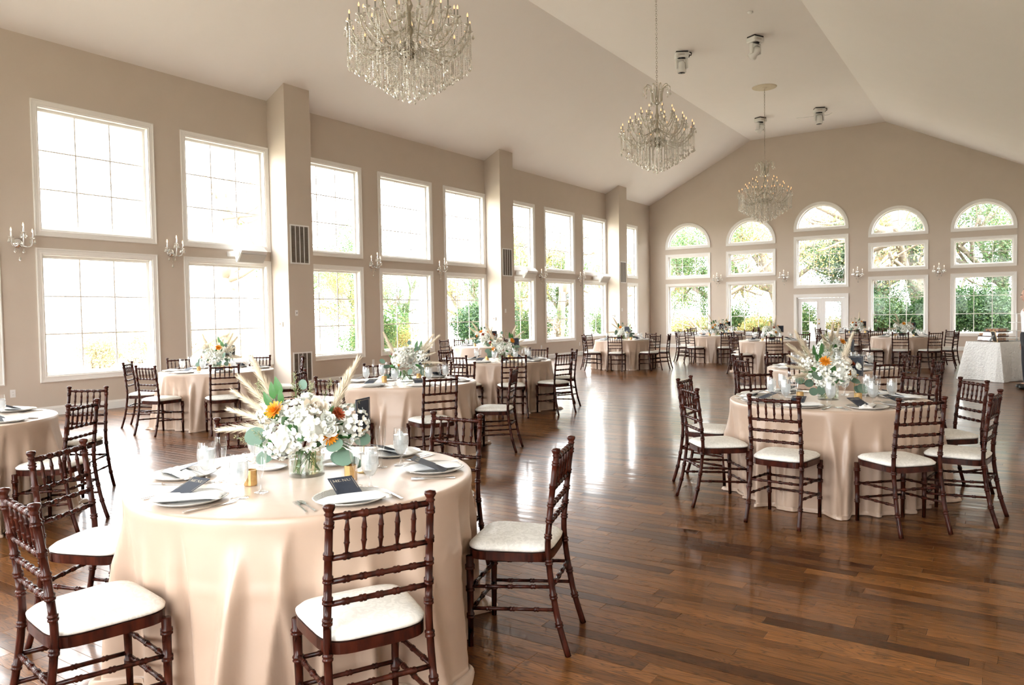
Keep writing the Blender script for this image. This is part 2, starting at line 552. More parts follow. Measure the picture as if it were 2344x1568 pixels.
# ------------------------------------------------------------------ windows
mesh_cache = {}
def cached(key, fn):
    if key not in mesh_cache:
        mesh_cache[key] = fn()
    return mesh_cache[key]
def ring_rect(mb, w0, w1, z0, z1, t, y0, y1):
    # picture frame: outer w0..w1,z0..z1, member width t
    mb.box(w0, w1, y0, y1, z1 - t, z1)
    mb.box(w0, w1, y0, y1, z0, z0 + t)
    mb.box(w0, w0 + t, y0, y1, z0 + t, z1 - t)
    mb.box(w1 - t, w1, y0, y1, z0 + t, z1 - t)
def casing_mesh(w, h):
    def f():
        mb = MB()
        c = CAS
        # moulded section swept round the four mitred corners (room side is -y)
        sec = [(0.0, 0.0), (0.0, -0.024), (0.016, -0.026), (0.026, -0.019), (0.070, -0.015), (0.080, -0.018), (c, -0.011), (c, 0.0)]
        cor = [(-w / 2, 0, 1, 1), (w / 2, 0, -1, 1), (w / 2, h, -1, -1), (-w / 2, h, 1, -1)]
        vs_ = []
        for (x, z, sx, sz) in cor:
            vs_ += [(x + sx * d, y, z + sz * d) for d, y in sec]
        k = len(sec)
        fs_ = []
        for j in range(4):
            for i in range(k - 1):
                a, b = j * k + i, ((j + 1) % 4) * k + i
                fs_.append((a, a + 1, b + 1, b))
        mb.add(vs_, fs_)
        return mb.mesh('casing', M['trim'], recalc=True)
    return cached(('cas', round(w, 3), round(h, 3)), f)
GD = 0.115   # depth of the glass behind the room face
def window(name, w, h, loc, rz, label, grid=(3, 3)):
    root = empty(name, loc, rz)
    tag(root, label, 'window', kind='structure')
    ow, oh = w - 2 * CAS, h - 2 * CAS
    put('casing', casing_mesh(w, h), root)
    k = (round(ow, 3), round(oh, 3), grid)
    def jm():
        mb = MB(); ring_rect(mb, -ow / 2 - 0.004, ow / 2 + 0.004, CAS - 0.004, CAS + oh + 0.004, 0.018, -0.004, WT + 0.01)
        return mb.mesh('jamb', M['trim'])
    def sm():
        mb = MB(); ring_rect(mb, -ow / 2 + 0.012, ow / 2 - 0.012, CAS + 0.012, CAS + oh - 0.012, 0.045, GD - 0.02, GD + 0.03)
        return mb.mesh('sash', M['trim'])
    put('jamb', cached(('j',) + k, jm), root)
    put('sash', cached(('s',) + k, sm), root)
    gx0, gx1, gz0, gz1 = -ow / 2 + 0.057, ow / 2 - 0.057, CAS + 0.057, CAS + oh - 0.057
    nx, nz = grid
    pw, ph = (gx1 - gx0) / nx, (gz1 - gz0) / nz
    b = 0.011
    def pm():
        mb = MB(); mb.box(-pw / 2, pw / 2, -0.002, 0.002, -ph / 2, ph / 2)
        return mb.mesh('pane', M['pane'])
    def vm():
        mb = MB(); mb.box(-b, b, -0.006, 0.006, gz0, gz1)
        return mb.mesh('muntin', M['trim'])
    def hm():
        mb = MB(); mb.box(gx0, gx1, -0.005, 0.005, -b, b)
        return mb.mesh('muntin', M['trim'])
    pme = cached(('p',) + k, pm)
    for i in range(nx):
        for j in range(nz):
            put('pane', pme, root, (gx0 + (i + 0.5) * pw, GD, gz0 + (j + 0.5) * ph))
    for i in range(1, nx):
        put('muntin', cached(('v',) + k, vm), root, (gx0 + i * pw, GD, 0))
    for j in range(1, nz):
        put('muntin', cached(('h',) + k, hm), root, (0, GD, gz0 + j * ph))
    return root
def arch_band(mb, r0, r1, y0, y1, z0, n=28, a0=0.0, a1=PI):
    vs_, fs_ = [], []
    for i in range(n + 1):
        a = a0 + (a1 - a0) * i / n
        c, s_ = math.cos(a), math.sin(a)
        vs_ += [(r0 * c, y0, z0 + r0 * s_), (r1 * c, y0, z0 + r1 * s_), (r1 * c, y1, z0 + r1 * s_), (r0 * c, y1, z0 + r0 * s_)]
    for i in range(n):
        for j in range(4):
            fs_.append((i * 4 + j, i * 4 + (j + 1) % 4, i * 4 + 4 + (j + 1) % 4, i * 4 + 4 + j))
    fs_ += [(0, 1, 2, 3), (n * 4 + 3, n * 4 + 2, n * 4 + 1, n * 4)]
    mb.add(vs_, fs_)
def arch_window(name, w, loc, rz, label):
    root = empty(name, loc, rz)
    tag(root, label, 'window', kind='structure')
    R, r = w / 2, w / 2 - CAS
    k = round(w, 3)
    def cm():
        mb = MB()
        arch_band(mb, r, R, -0.022, 0.0, CAS)
        arch_band(mb, R - 0.03, R + 0.002, -0.03, 0.0, CAS)
        mb.box(-R, R, -0.022, 0, 0, CAS)
        mb.box(-R, R, -0.03, 0, 0, 0.025)
        return mb.mesh('casing', M['trim'])
    def jm():
        mb = MB()
        arch_band(mb, r - 0.016, r + 0.006, -0.004, WT + 0.01, CAS)
        mb.box(-r, r, -0.004, WT + 0.01, CAS - 0.004, CAS + 0.014)
        return mb.mesh('jamb', M['trim'])
    def sm():
        mb = MB()
        arch_band(mb, r - 0.058, r - 0.012, GD - 0.02, GD + 0.03, CAS)
        mb.box(-r + 0.012, r - 0.012, GD - 0.02, GD + 0.03, CAS + 0.012, CAS + 0.057)
        return mb.mesh('sash', M['trim'])
    put('casing', cached(('ac', k), cm), root)
    put('jamb', cached(('aj', k), jm), root)
    put('sash', cached(('as', k), sm), root)
    rg, zb = r - 0.055, CAS + 0.055
    rm = rg * 0.5
    for i in range(4):
        a0, a1 = PI * i / 4, PI * (i + 1) / 4
        for (q0, q1, nm) in ((0.012, rm, 'in'), (rm, rg, 'out')):
            def pf(a0=a0, a1=a1, q0=q0, q1=q1):
                mb = MB(); arch_band(mb, q0, q1, -0.002, 0.002, 0, 8, a0, a1)
                return mb.mesh('pane', M['pane'])
            put('pane', cached(('ap', k, i, nm), pf), root, (0, GD, zb))
    def am():
        mb = MB(); arch_band(mb, rm - 0.007, rm + 0.007, -0.006, 0.006, 0, 24)
        return mb.mesh('muntin', M['trim'])
    put('muntin', cached(('am', k), am), root, (0, GD, zb))
    def rmf():
        mb = MB(); mb.box(0.0, rg, -0.006, 0.006, -0.007, 0.007)
        return mb.mesh('muntin', M['trim'])
    for i in (1, 2, 3):
        put('muntin', cached(('ar', k), rmf), root, (0, GD, zb), (0, -PI * i / 4, 0))
    return root
wi = 0
ORD = ['second unseen', 'unseen', 'first', 'second', 'third', 'fourth', 'fifth', 'sixth', 'seventh', 'eighth', 'ninth']
for i, (a, b) in enumerate(LEFT_COLS):
    for (z0, z1), lv in ((Z_UP, 'upper'), (Z_LO, 'lower')):
        wi += 1
        lab = f'{lv} white nine-pane window, {ORD[i]} column of the left wall' if i > 1 else f'{lv} white nine-pane window of the left wall outside the view, column {"one" if i else "two"}'
        window(f'window_{wi}', b - a, z1 - z0, (XL, (a + b) / 2, z0), PI / 2, lab)
for (yy, rz, vis) in ((YB, 0.0, True), (YF, PI, False)):
    for i, (a, b) in enumerate(BACK_COLS):
        uc, w = (a + b) / 2, b - a
        where = ['first', 'second', 'central', 'fourth', 'fifth'][i] + (' bay of the back wall' if vis else ' bay behind the viewpoint')
        ab = AB3 if i == 2 else AB
        wi += 1; arch_window(f'window_{wi}', w, (uc, yy, ab), rz, f'white half-round fan window, {where}')
        if i == 2:
            wi += 1; window(f'window_{wi}', w, MT3 - MB3, (uc, yy, MB3), rz, f'large square nine-pane window above the doors, {where}')
        else:
            wi += 1; window(f'window_{wi}', w, MT - MBT, (uc, yy, MBT), rz, f'wide six-pane window under the arch, {where}', (3, 2))
            wi += 1; window(f'window_{wi}', w, BT - BB, (uc, yy, BB), rz, f'lower square nine-pane window, {where}', (3, 3))

# french doors
def french_doors(name, loc, rz, label):
    root = empty(name, loc, rz)
    tag(root, label, 'door', kind='structure')
    w = BACK_COLS[2][1] - BACK_COLS[2][0]
    h = DTOP
    mb = MB()
    mb.box(-w / 2, -w / 2 + CAS, -0.024, 0, 0, h - CAS); mb.box(w / 2 - CAS, w / 2, -0.024, 0, 0, h - CAS); mb.box(-w / 2, w / 2, -0.024, 0, h - CAS, h)
    mb.box(-w / 2 - 0.01, w / 2 + 0.01, -0.034, 0, h, h + 0.02)
    put('casing', mb.mesh('casing', M['trim']), root)
    mb = MB()
    ow = w - 2 * CAS
    mb.box(-ow / 2 - 0.004, -ow / 2 + 0.03, -0.004, WT + 0.01, 0, h - CAS); mb.box(ow / 2 - 0.03, ow / 2 + 0.004, -0.004, WT + 0.01, 0, h - CAS)
    mb.box(-ow / 2, ow / 2, -0.004, WT + 0.01, h - CAS - 0.03, h - CAS + 0.004)
    mb.box(-ow / 2, ow / 2, 0.0, WT + 0.02, -0.005, 0.018)
    put('jamb', mb.mesh('jamb', M['trim']), root)
    for sgn in (-1, 1):
        x0, x1 = (-ow / 2 + 0.032, -0.004) if sgn < 0 else (0.004, ow / 2 - 0.032)
        z0, z1 = 0.02, h - CAS - 0.034
        st = 0.135
        mb = MB()
        mb.box(x0, x0 + st, 0.05, 0.095, z0, z1); mb.box(x1 - st, x1, 0.05, 0.095, z0, z1)
        mb.box(x0 + st, x1 - st, 0.05, 0.095, z0, z0 + 0.26); mb.box(x0 + st, x1 - st, 0.05, 0.095, z1 - 0.14, z1)
        ring_rect(mb, x0 + st - 0.012, x1 - st + 0.012, z0 + 0.25, z1 - 0.13, 0.022, 0.042, 0.10)
        leaf = put('door_leaf', mb.mesh('door_leaf', M['door']), root)
        gx0, gx1, gz0, gz1 = x0 + st + 0.008, x1 - st - 0.008, z0 + 0.27, z1 - 0.15
        nx, nz = 2, 4
        pw, ph = (gx1 - gx0) / nx, (gz1 - gz0) / nz
        pm = MB(); pm.box(-pw / 2, pw / 2, -0.002, 0.002, -ph / 2, ph / 2)
        pme = pm.mesh('pane', M['pane'])
        for i in range(nx):
            for j in range(nz):
                put('pane', pme, leaf, (gx0 + (i + 0.5) * pw, 0.072, gz0 + (j + 0.5) * ph))
        vm = MB(); vm.box(-0.009, 0.009, -0.008, 0.008, gz0, gz1)
        put('muntin', vm.mesh('muntin', M['door']), leaf, ((gx0 + gx1) / 2, 0.072, 0))
        hm = MB(); hm.box(gx0, gx1, -0.008, 0.008, -0.009, 0.009)
        hme = hm.mesh('muntin', M['door'])
        for j in range(1, nz):
            put('muntin', hme, leaf, (0, 0.072, gz0 + j * ph))
        if sgn < 0:
            for zz, rr in ((0.95, 0.028), (1.10, 0.024)):
                kb = MB(); kb.lathe([(0, 0), (rr * 1.1, 0), (rr * 1.1, 0.006), (rr * 0.4, 0.01), (rr * 0.4, 0.03), (rr, 0.042), (rr * 0.9, 0.06), (0, 0.066)], 14)
                put('door_knob' if zz < 1 else 'deadbolt', kb.mesh('knob', M['brass'], True), leaf, (x1 - 0.065, 0.05, zz), (PI / 2, 0, 0))
    return root
french_doors('door_1', ((BACK_COLS[2][0] + BACK_COLS[2][1]) / 2, YB, 0), 0, 'white glazed french doors with brass knobs in the back wall')
french_doors('door_2', ((BACK_COLS[2][0] + BACK_COLS[2][1]) / 2, YF, 0), PI, 'white glazed french doors behind the viewpoint')

# ------------------------------------------------------------------ furniture materials
def wood_chair():
    m, nt, p = newmat('mahogany_lacquer')
    tc = nt.nodes.new('ShaderNodeTexCoord')
    n = nt.nodes.new('ShaderNodeTexNoise'); n.inputs['Scale'].default_value = 14; n.inputs['Detail'].default_value = 3
    mp = nt.nodes.new('ShaderNodeMapping'); mp.inputs['Scale'].default_value = (3, 3, 0.6)
    S(nt, tc, 'Object', mp, 'Vector'); S(nt, mp, 0, n, 'Vector')
    r = nt.nodes.new('ShaderNodeValToRGB')
    r.color_ramp.elements[0].position = 0.3; r.color_ramp.elements[0].color = (0.017, 0.0035, 0.0022, 1)
    r.color_ramp.elements[1].position = 0.75; r.color_ramp.elements[1].color = (0.062, 0.0130, 0.0065, 1)
    S(nt, n, 'Fac', r, 'Fac'); S(nt, r, 0, p, 'Base Color')
    p.inputs['Roughness'].default_value = 0.26
    p.inputs['Specular IOR Level'].default_value = 0.22
    return m
M['mahogany'] = wood_chair()
def damask():
    m, nt, p = newmat('ivory_damask')
    tc = nt.nodes.new('ShaderNodeTexCoord')
    n = nt.nodes.new('ShaderNodeTexNoise'); n.inputs['Scale'].default_value = 26; n.inputs['Detail'].default_value = 1.5; n.inputs['Distortion'].default_value = 2.2
    S(nt, tc, 'Object', n, 'Vector')
    r = nt.nodes.new('ShaderNodeValToRGB')
    r.color_ramp.elements[0].position = 0.47; r.color_ramp.elements[0].color = (0.715, 0.69, 0.635, 1)
    r.color_ramp.elements[1].position = 0.53; r.color_ramp.elements[1].color = (0.80, 0.775, 0.715, 1)
    S(nt, n, 'Fac', r, 'Fac'); S(nt, r, 0, p, 'Base Color')
    rr = nt.nodes.new('ShaderNodeMapRange'); rr.inputs['From Min'].default_value = 0.45; rr.inputs['From Max'].default_value = 0.55
    rr.inputs['To Min'].default_value = 0.75; rr.inputs['To Max'].default_value = 0.4
    S(nt, n, 'Fac', rr, 'Value'); S(nt, rr, 0, p, 'Roughness')
    b = nt.nodes.new('ShaderNodeBump'); b.inputs['Strength'].default_value = 0.25; b.inputs['Distance'].default_value = 0.002
    S(nt, r, 0, b, 'Height'); S(nt, b, 0, p, 'Normal')
    return m
M['cushion'] = damask()
def satin():
    m, nt, p = newmat('champagne_satin')
    tc = nt.nodes.new('ShaderNodeTexCoord')
    n = nt.nodes.new('ShaderNodeTexNoise'); n.inputs['Scale'].default_value = 5; n.inputs['Detail'].default_value = 5; n.inputs['Distortion'].default_value = 0.4
    S(nt, tc, 'Object', n, 'Vector')
    mx = nt.nodes.new('ShaderNodeMix'); mx.data_type = 'RGBA'
    mx.inputs[6].default_value = (0.405, 0.286, 0.208, 1); mx.inputs[7].default_value = (0.47, 0.342, 0.258, 1)
    S(nt, n, 'Fac', mx, 0); S(nt, mx, 2, p, 'Base Color')
    p.inputs['Roughness'].default_value = 0.36
    p.inputs['Specular IOR Level'].default_value = 0.65
    p.inputs['Sheen Weight'].default_value = 0.25
    p.inputs['Sheen Tint'].default_value = (1.0, 0.85, 0.7, 1)
    b = nt.nodes.new('ShaderNodeBump'); b.inputs['Strength'].default_value = 0.22; b.inputs['Distance'].default_value = 0.012
    S(nt, n, 'Fac', b, 'Height'); S(nt, b, 0, p, 'Normal')
    return m
M['satin'] = satin()
M['table_wood'] = simple('plywood', (0.45, 0.30, 0.17), 0.6, noise=0.1)
M['table_leg'] = simple('grey_steel', (0.2, 0.2, 0.2), 0.4, 0.8)

# ------------------------------------------------------------------ chair
def bamboo_pts(path, r0, r1, nodes, k=1.32, sp=0.0055):
    # samples along a polyline with raised double rings at the given fractions
    P = [Vector(p) for p in path]
    seg = [(b - a).length for a, b in zip(P[:-1], P[1:])]
    L = sum(seg)
    def at(s):
        s = min(max(s, 0), L)
        for a, b, l in zip(P[:-1], P[1:], seg):
            if s <= l + 1e-9:
                return a.lerp(b, s / l if l else 0)
            s -= l
        return P[-1].copy()
    st = {0.0: 1.0, L: 1.0}
    acc = 0
    for l in seg[:-1]:
        acc += l
        st.setdefault(acc, 1.0)
    for f in nodes:
        c = f * L
        for d, q in ((-2.4, 1.0), (-1.6, k), (-0.7, k), (0, 1.03), (0.7, k), (1.6, k), (2.4, 1.0)):
            st[c + d * sp] = q
    out, rad = [], []
    for s in sorted(st):
        if s < 0 or s > L: continue
        out.append(at(s))
        rad.append((r0 + (r1 - r0) * s / L) * st[s])
    return out, rad
def smooth_path(P, n=5):
    P = [Vector(p) for p in P]
    out = []
    for i in range(len(P) - 1):
        a = P[max(i - 1, 0)]; b = P[i]; c = P[i + 1]; d = P[min(i + 2, len(P) - 1)]
        for k in range(n):
            t = k / n
            out.append(0.5 * ((2 * b) + (c - a) * t + (2 * a - 5 * b + 4 * c - d) * t * t + (3 * b - a - 3 * c + d) * t ** 3))
    out.append(P[-1])
    return out
POST = [(0.186, -0.285, 0.0), (0.181, -0.235, 0.18), (0.177, -0.20, 0.42), (0.175, -0.205, 0.58), (0.172, -0.240, 0.875)]
def post_at(z, sx):
    q = smooth_path(POST, 8)
    for a, b in zip(q[:-1], q[1:]):
        if a.z <= z <= b.z:
            t = (z - a.z) / (b.z - a.z)
            p = a.lerp(b, t)
            return Vector((p.x * sx, p.y, z))
    return Vector((q[-1].x * sx, q[-1].y, z))
def chair_meshes():
    c = {}
    for sx, nm in ((-1, 'postL'), (1, 'postR')):
        path = [(p.x * sx, p.y, p.z) for p in smooth_path(POST, 4)]
        pts, rad = bamboo_pts(path, 0.0145, 0.0135, [0.16, 0.30, 0.47, 0.60, 0.68, 0.76, 0.85, 0.965])
        mb = MB(); mb.tube(pts, rad, 8)
        t = Vector(path[-1])
        mb.lathe([(0.012, -0.004), (0.017, 0.004), (0.0125, 0.010), (0.017, 0.017), (0.021, 0.026), (0.019, 0.034), (0, 0.038)], 10, Matrix.Translation(t))
        c[nm] = mb.mesh('back_post', M['mahogany'], True)
        mb = MB()
        pts, rad = bamboo_pts([(0.188 * sx, 0.160, 0.415), (0.184 * sx, 0.162, 0.2), (0.182 * sx, 0.164, 0.0)], 0.0185, 0.0125, [0.12, 0.36, 0.66])
        mb.tube(pts, rad, 8)
        c['leg' + nm[-1]] = mb.mesh('leg', M['mahogany'], True)
        for j, z in enumerate((0.285, 0.185)):
            mb = MB()
            a = post_at(z + 0.015, sx); b = Vector((0.186 * sx, 0.162, z - 0.01))
            pts, rad = bamboo_pts([a, b], 0.0088, 0.0088, [0.22, 0.5, 0.78]); mb.tube(pts, rad, 6)
            c['side%s%d' % (nm[-1], j)] = mb.mesh('stretcher', M['mahogany'], True)
    for j, z in enumerate((0.265, 0.165)):
        mb = MB(); pts, rad = bamboo_pts([(-0.184, 0.162, z), (0.184, 0.162, z)], 0.0088, 0.0088, [0.22, 0.5, 0.78]); mb.tube(pts, rad, 6)
        c['front%d' % j] = mb.mesh('stretcher', M['mahogany'], True)
    mb = MB(); pts, rad = bamboo_pts([post_at(0.30, -1), post_at(0.30, 1)], 0.0095, 0.0095, [0.2, 0.4, 0.6, 0.8]); mb.tube(pts, rad, 6)
    c['rear'] = mb.mesh('stretcher', M['mahogany'], True)
    for j, z in enumerate((0.868, 0.732, 0.655, 0.580)):
        mb = MB(); pts, rad = bamboo_pts([post_at(z, -1), post_at(z, 1)], 0.0110 if j == 0 else 0.0098, 0.0110 if j == 0 else 0.0098, [0.17, 0.335, 0.5, 0.665, 0.83])
        mb.tube(pts, rad, 8)
        c['rail%d' % j] = mb.mesh('back_rail', M['mahogany'], True)
    for i in range(5):
        fx = (0.17, 0.335, 0.5, 0.665, 0.83)[i]
        a = post_at(0.732, -1).lerp(post_at(0.732, 1), fx); b = post_at(0.868, -1).lerp(post_at(0.868, 1), fx)
        mb = MB()
        P = [a.lerp(b, t) for t in (0, 0.2, 0.3, 0.33, 0.36, 0.39, 0.5, 0.62, 0.65, 0.68, 0.71, 0.8, 1)]
        mb.tube(P, [0.004, 0.0062, 0.0085, 0.0105, 0.0085, 0.0085, 0.0078, 0.0085, 0.0105, 0.0085, 0.0085, 0.0062, 0.004], 6)
        c['spin%d' % i] = mb.mesh('spindle', M['mahogany'], True)
    # seat outline: wider at the front, rounded corners
    def outline(n, grow=0.0):
        pts = []
        for k in range(n):
            a = 2 * PI * k / n
            ca, sa = math.cos(a), math.sin(a)
            e = 0.42
            x = math.copysign(abs(ca) ** e, ca); y_ = math.copysign(abs(sa) ** e, sa)
            w = 0.192 + 0.016 * y_ + grow
            pts.append((x * w, -0.013 + y_ * (0.190 + grow)))
        return pts
    N = 36
    mb = MB()
    o1, o2 = outline(N, 0.004), outline(N, -0.03)
    vs_ = [(x, y_, 0.405) for x, y_ in o1] + [(x, y_, 0.443) for x, y_ in o1] + [(x, y_, 0.443) for x, y_ in o2] + [(x, y_, 0.405) for x, y_ in o2]
    fs_ = []
    for j in range(4):
        for k in range(N):
            fs_.append((j * N + k, j * N + (k + 1) % N, ((j + 1) % 4) * N + (k + 1) % N, ((j + 1) % 4) * N + k))
    mb.add(vs_, fs_)
    c['frame'] = mb.mesh('seat_frame', M['mahogany'])
    mb = MB()
    rings = [(0.0, 0.444, 0.0), (1.0, 0.444, -0.006), (1.0, 0.450, 0.004), (1.0, 0.460, 0.006), (0.985, 0.468, 0.0), (0.94, 0.4755, 0), (0.8, 0.483, 0), (0.55, 0.488, 0), (0.28, 0.490, 0)]
    vs_, fs_ = [], []
    for s_, z, g in rings[1:]:
        vs_ += [(x * s_, y_ * s_, z) for x, y_ in outline(N, g)]
    top = len(vs_); vs_.append((0, 0, 0.4905))
    bot = len(vs_); vs_.append((0, 0, 0.444))
    nr = len(rings) - 1
    for j in range(nr - 1):
        for k in range(N):
            fs_.append((j * N + k, j * N + (k + 1) % N, (j + 1) * N + (k + 1) % N, (j + 1) * N + k))
    for k in range(N):
        fs_.append(((nr - 1) * N + k, (nr - 1) * N + (k + 1) % N, top))
        fs_.append(((k + 1) % N, k, bot))
    mb.add(vs_, fs_)
    c['cushion'] = mb.mesh('cushion', M['cushion'], True)
    return c
CH = chair_meshes()
def join_meshes(name, keys, mat_):
    mb = MB()
    for k in keys:
        me = CH[k]
        mb.add([v.co.copy() for v in me.vertices], [tuple(p.vertices) for p in me.polygons])
    return mb.mesh(name, mat_, True)
def build_chair(full):
    root = empty('dining_chair')
    put('cushion', CH['cushion'], root); put('seat_frame', CH['frame'], root)
    put('leg', CH['legL'], root); put('leg', CH['legR'], root)
    if full:
        put('back_post', CH['postL'], root); put('back_post', CH['postR'], root)
        for k in ('sideL0', 'sideL1', 'sideR0', 'sideR1', 'front0', 'front1', 'rear'):
            put('stretcher', CH[k], root)
        for j in range(4): put('back_rail', CH['rail%d' % j], root)
        for j in range(5): put('spindle', CH['spin%d' % j], root)
    else:
        put('backrest', join_meshes('backrest', ['postL', 'postR'] + ['rail%d' % j for j in range(4)] + ['spin%d' % j for j in range(5)], M['mahogany']), root)
        put('stretcher_frame', join_meshes('stretcher_frame', ['sideL0', 'sideL1', 'sideR0', 'sideR1', 'front0', 'front1', 'rear'], M['mahogany']), root)
    return root
CHAIR_FULL, CHAIR_FAR = build_chair(True), build_chair(False)
first_use = {CHAIR_FULL: True, CHAIR_FAR: True}
def take(proto):
    if first_use.get(proto, False):
        first_use[proto] = False
        return proto
    return copy_tree(proto)

# ------------------------------------------------------------------ tablecloth
def cloth_mesh(seed, NT=288, seats=()):
    r_ = random.Random(seed)
    comps = [(n, r_.uniform(0, 2 * PI), a) for n, a in ((4, 0.10), (7, 0.12), (11, 0.12))]
    ridges = []
    a = r_.uniform(0, 20)
    while a < 358:
        ridges.append((math.radians(a), r_.uniform(-0.10, 0.10), math.radians(r_.uniform(1.6, 3.8)), r_.uniform(0.6, 1.6), r_.uniform(0.0, 0.16)))
        a += r_.uniform(9, 22)
    def fold(th, t):
        v = -0.35 + sum(q * math.sin(n * th + ph_) for n, ph_, q in comps)
        for th0, sl, w, am, t0 in ridges:
            d = (th - th0 - sl * t + PI) % (2 * PI) - PI
            if abs(d) < 4 * w:
                v += am * math.exp(-(d / w) ** 2) * min(1.0, max(0.0, (t - t0) / 0.30))
        return v
    R0, ZT = 0.762, 0.762
    def cap(th):
        # the skirt hangs behind the front legs of each chair and swings out between chairs
        d = min([abs((math.degrees(th) - a + 180) % 360 - 180) for a in seats] + [99])
        u = min(1.0, max(0.0, (d - 14.5) / 12.0))
        return 0.782 + 0.16 * u * u * (3 - 2 * u)
    def squash(r, th):
        c_ = cap(th)
        return r if r < c_ - 0.01 else c_ - 0.01 + 0.01 * math.tanh((r - c_ + 0.01) / 0.02)
    rows = []
    for rr in (0.15, 0.35, 0.55, 0.68, 0.735, 0.755):
        rows.append([(rr, ZT)] * NT)
    rows.append([(R0 + 0.002, ZT - 0.0015)] * NT)
    rows.append([(R0 + 0.0065, ZT - 0.007)] * NT)
    NS = 34
    for j in range(1, NS + 1):
        t = j / NS
        row = []
        for k in range(NT):
            th = 2 * PI * k / NT
            f = fold(th, t)
            A = 0.068 * min(1.0, max(0.0, t - 0.02) ** 0.6)
            base = min(R0 + 0.009 + 0.105 * t ** 1.15, cap(th) - 0.75 * A)
            crease = 0.0035 * math.exp(-((t - 0.36) / 0.018) ** 2)
            row.append((squash(base + A * f + crease, th), (ZT - 0.012) * (1 - t) + 0.012))
        rows.append(row)
    for j in range(1, 7):        # cloth puddling on the floor
        u = j / 6
        row = []
        for k in range(NT):
            th = 2 * PI * k / NT
            f = fold(th, 1.0)
            g = 0.5 + 0.5 * math.sin(9 * th + comps[2][1]) * math.sin(4 * th + comps[0][1])
            r = squash(min(R0 + 0.114, cap(th) - 0.0375) + 0.062 * f, th); wd = (cap(th) - 0.782) / 0.16; r += u * (0.004 + wd * (0.01 + 0.085 * max(0, g) ** 1.5))
            z = 0.012 + 0.022 * math.sin(u * PI) * (0.4 + 0.6 * g) + 0.006 * math.sin(33 * th + 5 * u) * u * g
            row.append((r, max(0.004, z if j < 6 else 0.004)))
        rows.append(row)
    vs_ = [(0, 0, ZT)]
    for row in rows:
        for k in range(NT):
            th = 2 * PI * k / NT
            vs_.append((row[k][0] * math.cos(th), row[k][0] * math.sin(th), row[k][1]))
    fs_ = [(0, 1 + k, 1 + (k + 1) % NT) for k in range(NT)]
    for j in range(len(rows) - 1):
        for k in range(NT):
            a = 1 + j * NT
            fs_.append((a + k, a + NT + k, a + NT + (k + 1) % NT, a + (k + 1) % NT))
    mb = MB(); mb.add(vs_, fs_)
    return mb.mesh('tablecloth', M['satin'], True)
mb = MB(); mb.lathe([(0, 0.735), (0.735, 0.735), (0.745, 0.745), (0.735, 0.757), (0, 0.757)], 48)
ME_TOP = mb.mesh('tabletop', M['table_wood'])
mb = MB(); mb.tube([(0.36, 0.30, 0.735), (0.42, 0.30, 0.0)], 0.016, 8)
ME_LEG = mb.mesh('leg', M['table_leg'])

# ------------------------------------------------------------------ tableware meshes
M['glass'] = thin_glass('goblet_glass', (0.985, 0.99, 0.99), 0.06, 0.75, power=2.2)
M['ice'] = thin_glass('iced_water', (0.97, 0.985, 0.99), 0.06, 0.35, rough=0.15, milk=0.32, milkcol=(0.93, 0.95, 0.96), power=2.0)
M['charger'] = simple('hammered_silver', (0.62, 0.60, 0.57), 0.33, 0.65, bump=0.5, bscale=160)
M['china'] = simple('white_china', (0.80, 0.79, 0.77), 0.2)
M['linen'] = simple('white_linen', (0.80, 0.79, 0.77), 0.8, bump=0.15, bscale=500, sheen=0.3)
M['navy'] = simple('navy_card', (0.022, 0.030, 0.048), 0.55, noise=0.1)
M['ink'] = simple('pale_gold_ink', (0.62, 0.54, 0.40), 0.5)
M['steel'] = simple('polished_flatware', (0.66, 0.65, 0.63), 0.14, 1.0)
M['gold_glass'] = simple('gold_mercury_glass', (0.72, 0.47, 0.20), 0.22, 0.75, noise=0.35, nscale=60)
M['wax'] = simple('white_wax', (0.85, 0.8, 0.7), 0.5)
GOB = [(0.0, 0.001), (0.036, 0.0), (0.0355, 0.0035), (0.012, 0.008), (0.006, 0.018), (0.0052, 0.045), (0.008, 0.052), (0.020, 0.060), (0.033, 0.082), (0.0385, 0.108), (0.0385, 0.130), (0.0355, 0.160), (0.0325, 0.185)]
def lathe_mesh(name, prof, mat_, n=20):
    mb = MB(); mb.lathe(prof, n); return mb.mesh(name, mat_, True)
ME_STEM = lathe_mesh('stem', GOB[:7], M['glass'])
ME_BOWL = lathe_mesh('bowl', GOB[6:], M['glass'])
WAT = [(0.0, 0.055), (0.010, 0.056), (0.019, 0.062), (0.0318, 0.084), (0.037, 0.108), (0.037, 0.130), (0.0352, 0.152)]
mb = MB(); mb.lathe(WAT + [(0, 0.150)], 20)
ri = random.Random(3)
for k in range(9):
    rot = Euler((ri.uniform(0, 3), ri.uniform(0, 3), ri.uniform(0, 3))).to_matrix().to_4x4()
    an, rr = ri.uniform(0, 2 * PI), ri.uniform(0, 0.016)
    mb.bbox(-0.011, 0.011, -0.011, 0.011, -0.011, 0.011, 0.003, Matrix.Translation((rr * math.cos(an), rr * math.sin(an), 0.09 + 0.0085 * k)) @ rot)
ME_WATER = mb.mesh('iced_water', M['ice'])
mb = MB(); mb.lathe(GOB, 14); mb.lathe(WAT + [(0, 0.150)], 12, None, 1)
ME_GOB_FAR = mb.mesh('water_goblet', [M['glass'], M['ice']], True)
FLU = [(0.0, 0.001), (0.030, 0.0), (0.0295, 0.003), (0.010, 0.007), (0.005, 0.018), (0.0045, 0.062), (0.007, 0.072), (0.014, 0.090), (0.0215, 0.120), (0.0255, 0.155), (0.0255, 0.185), (0.0235, 0.207)]
ME_FSTEM = lathe_mesh('stem', FLU[:7], M['glass'])
ME_FBOWL = lathe_mesh('bowl', FLU[6:], M['glass'])
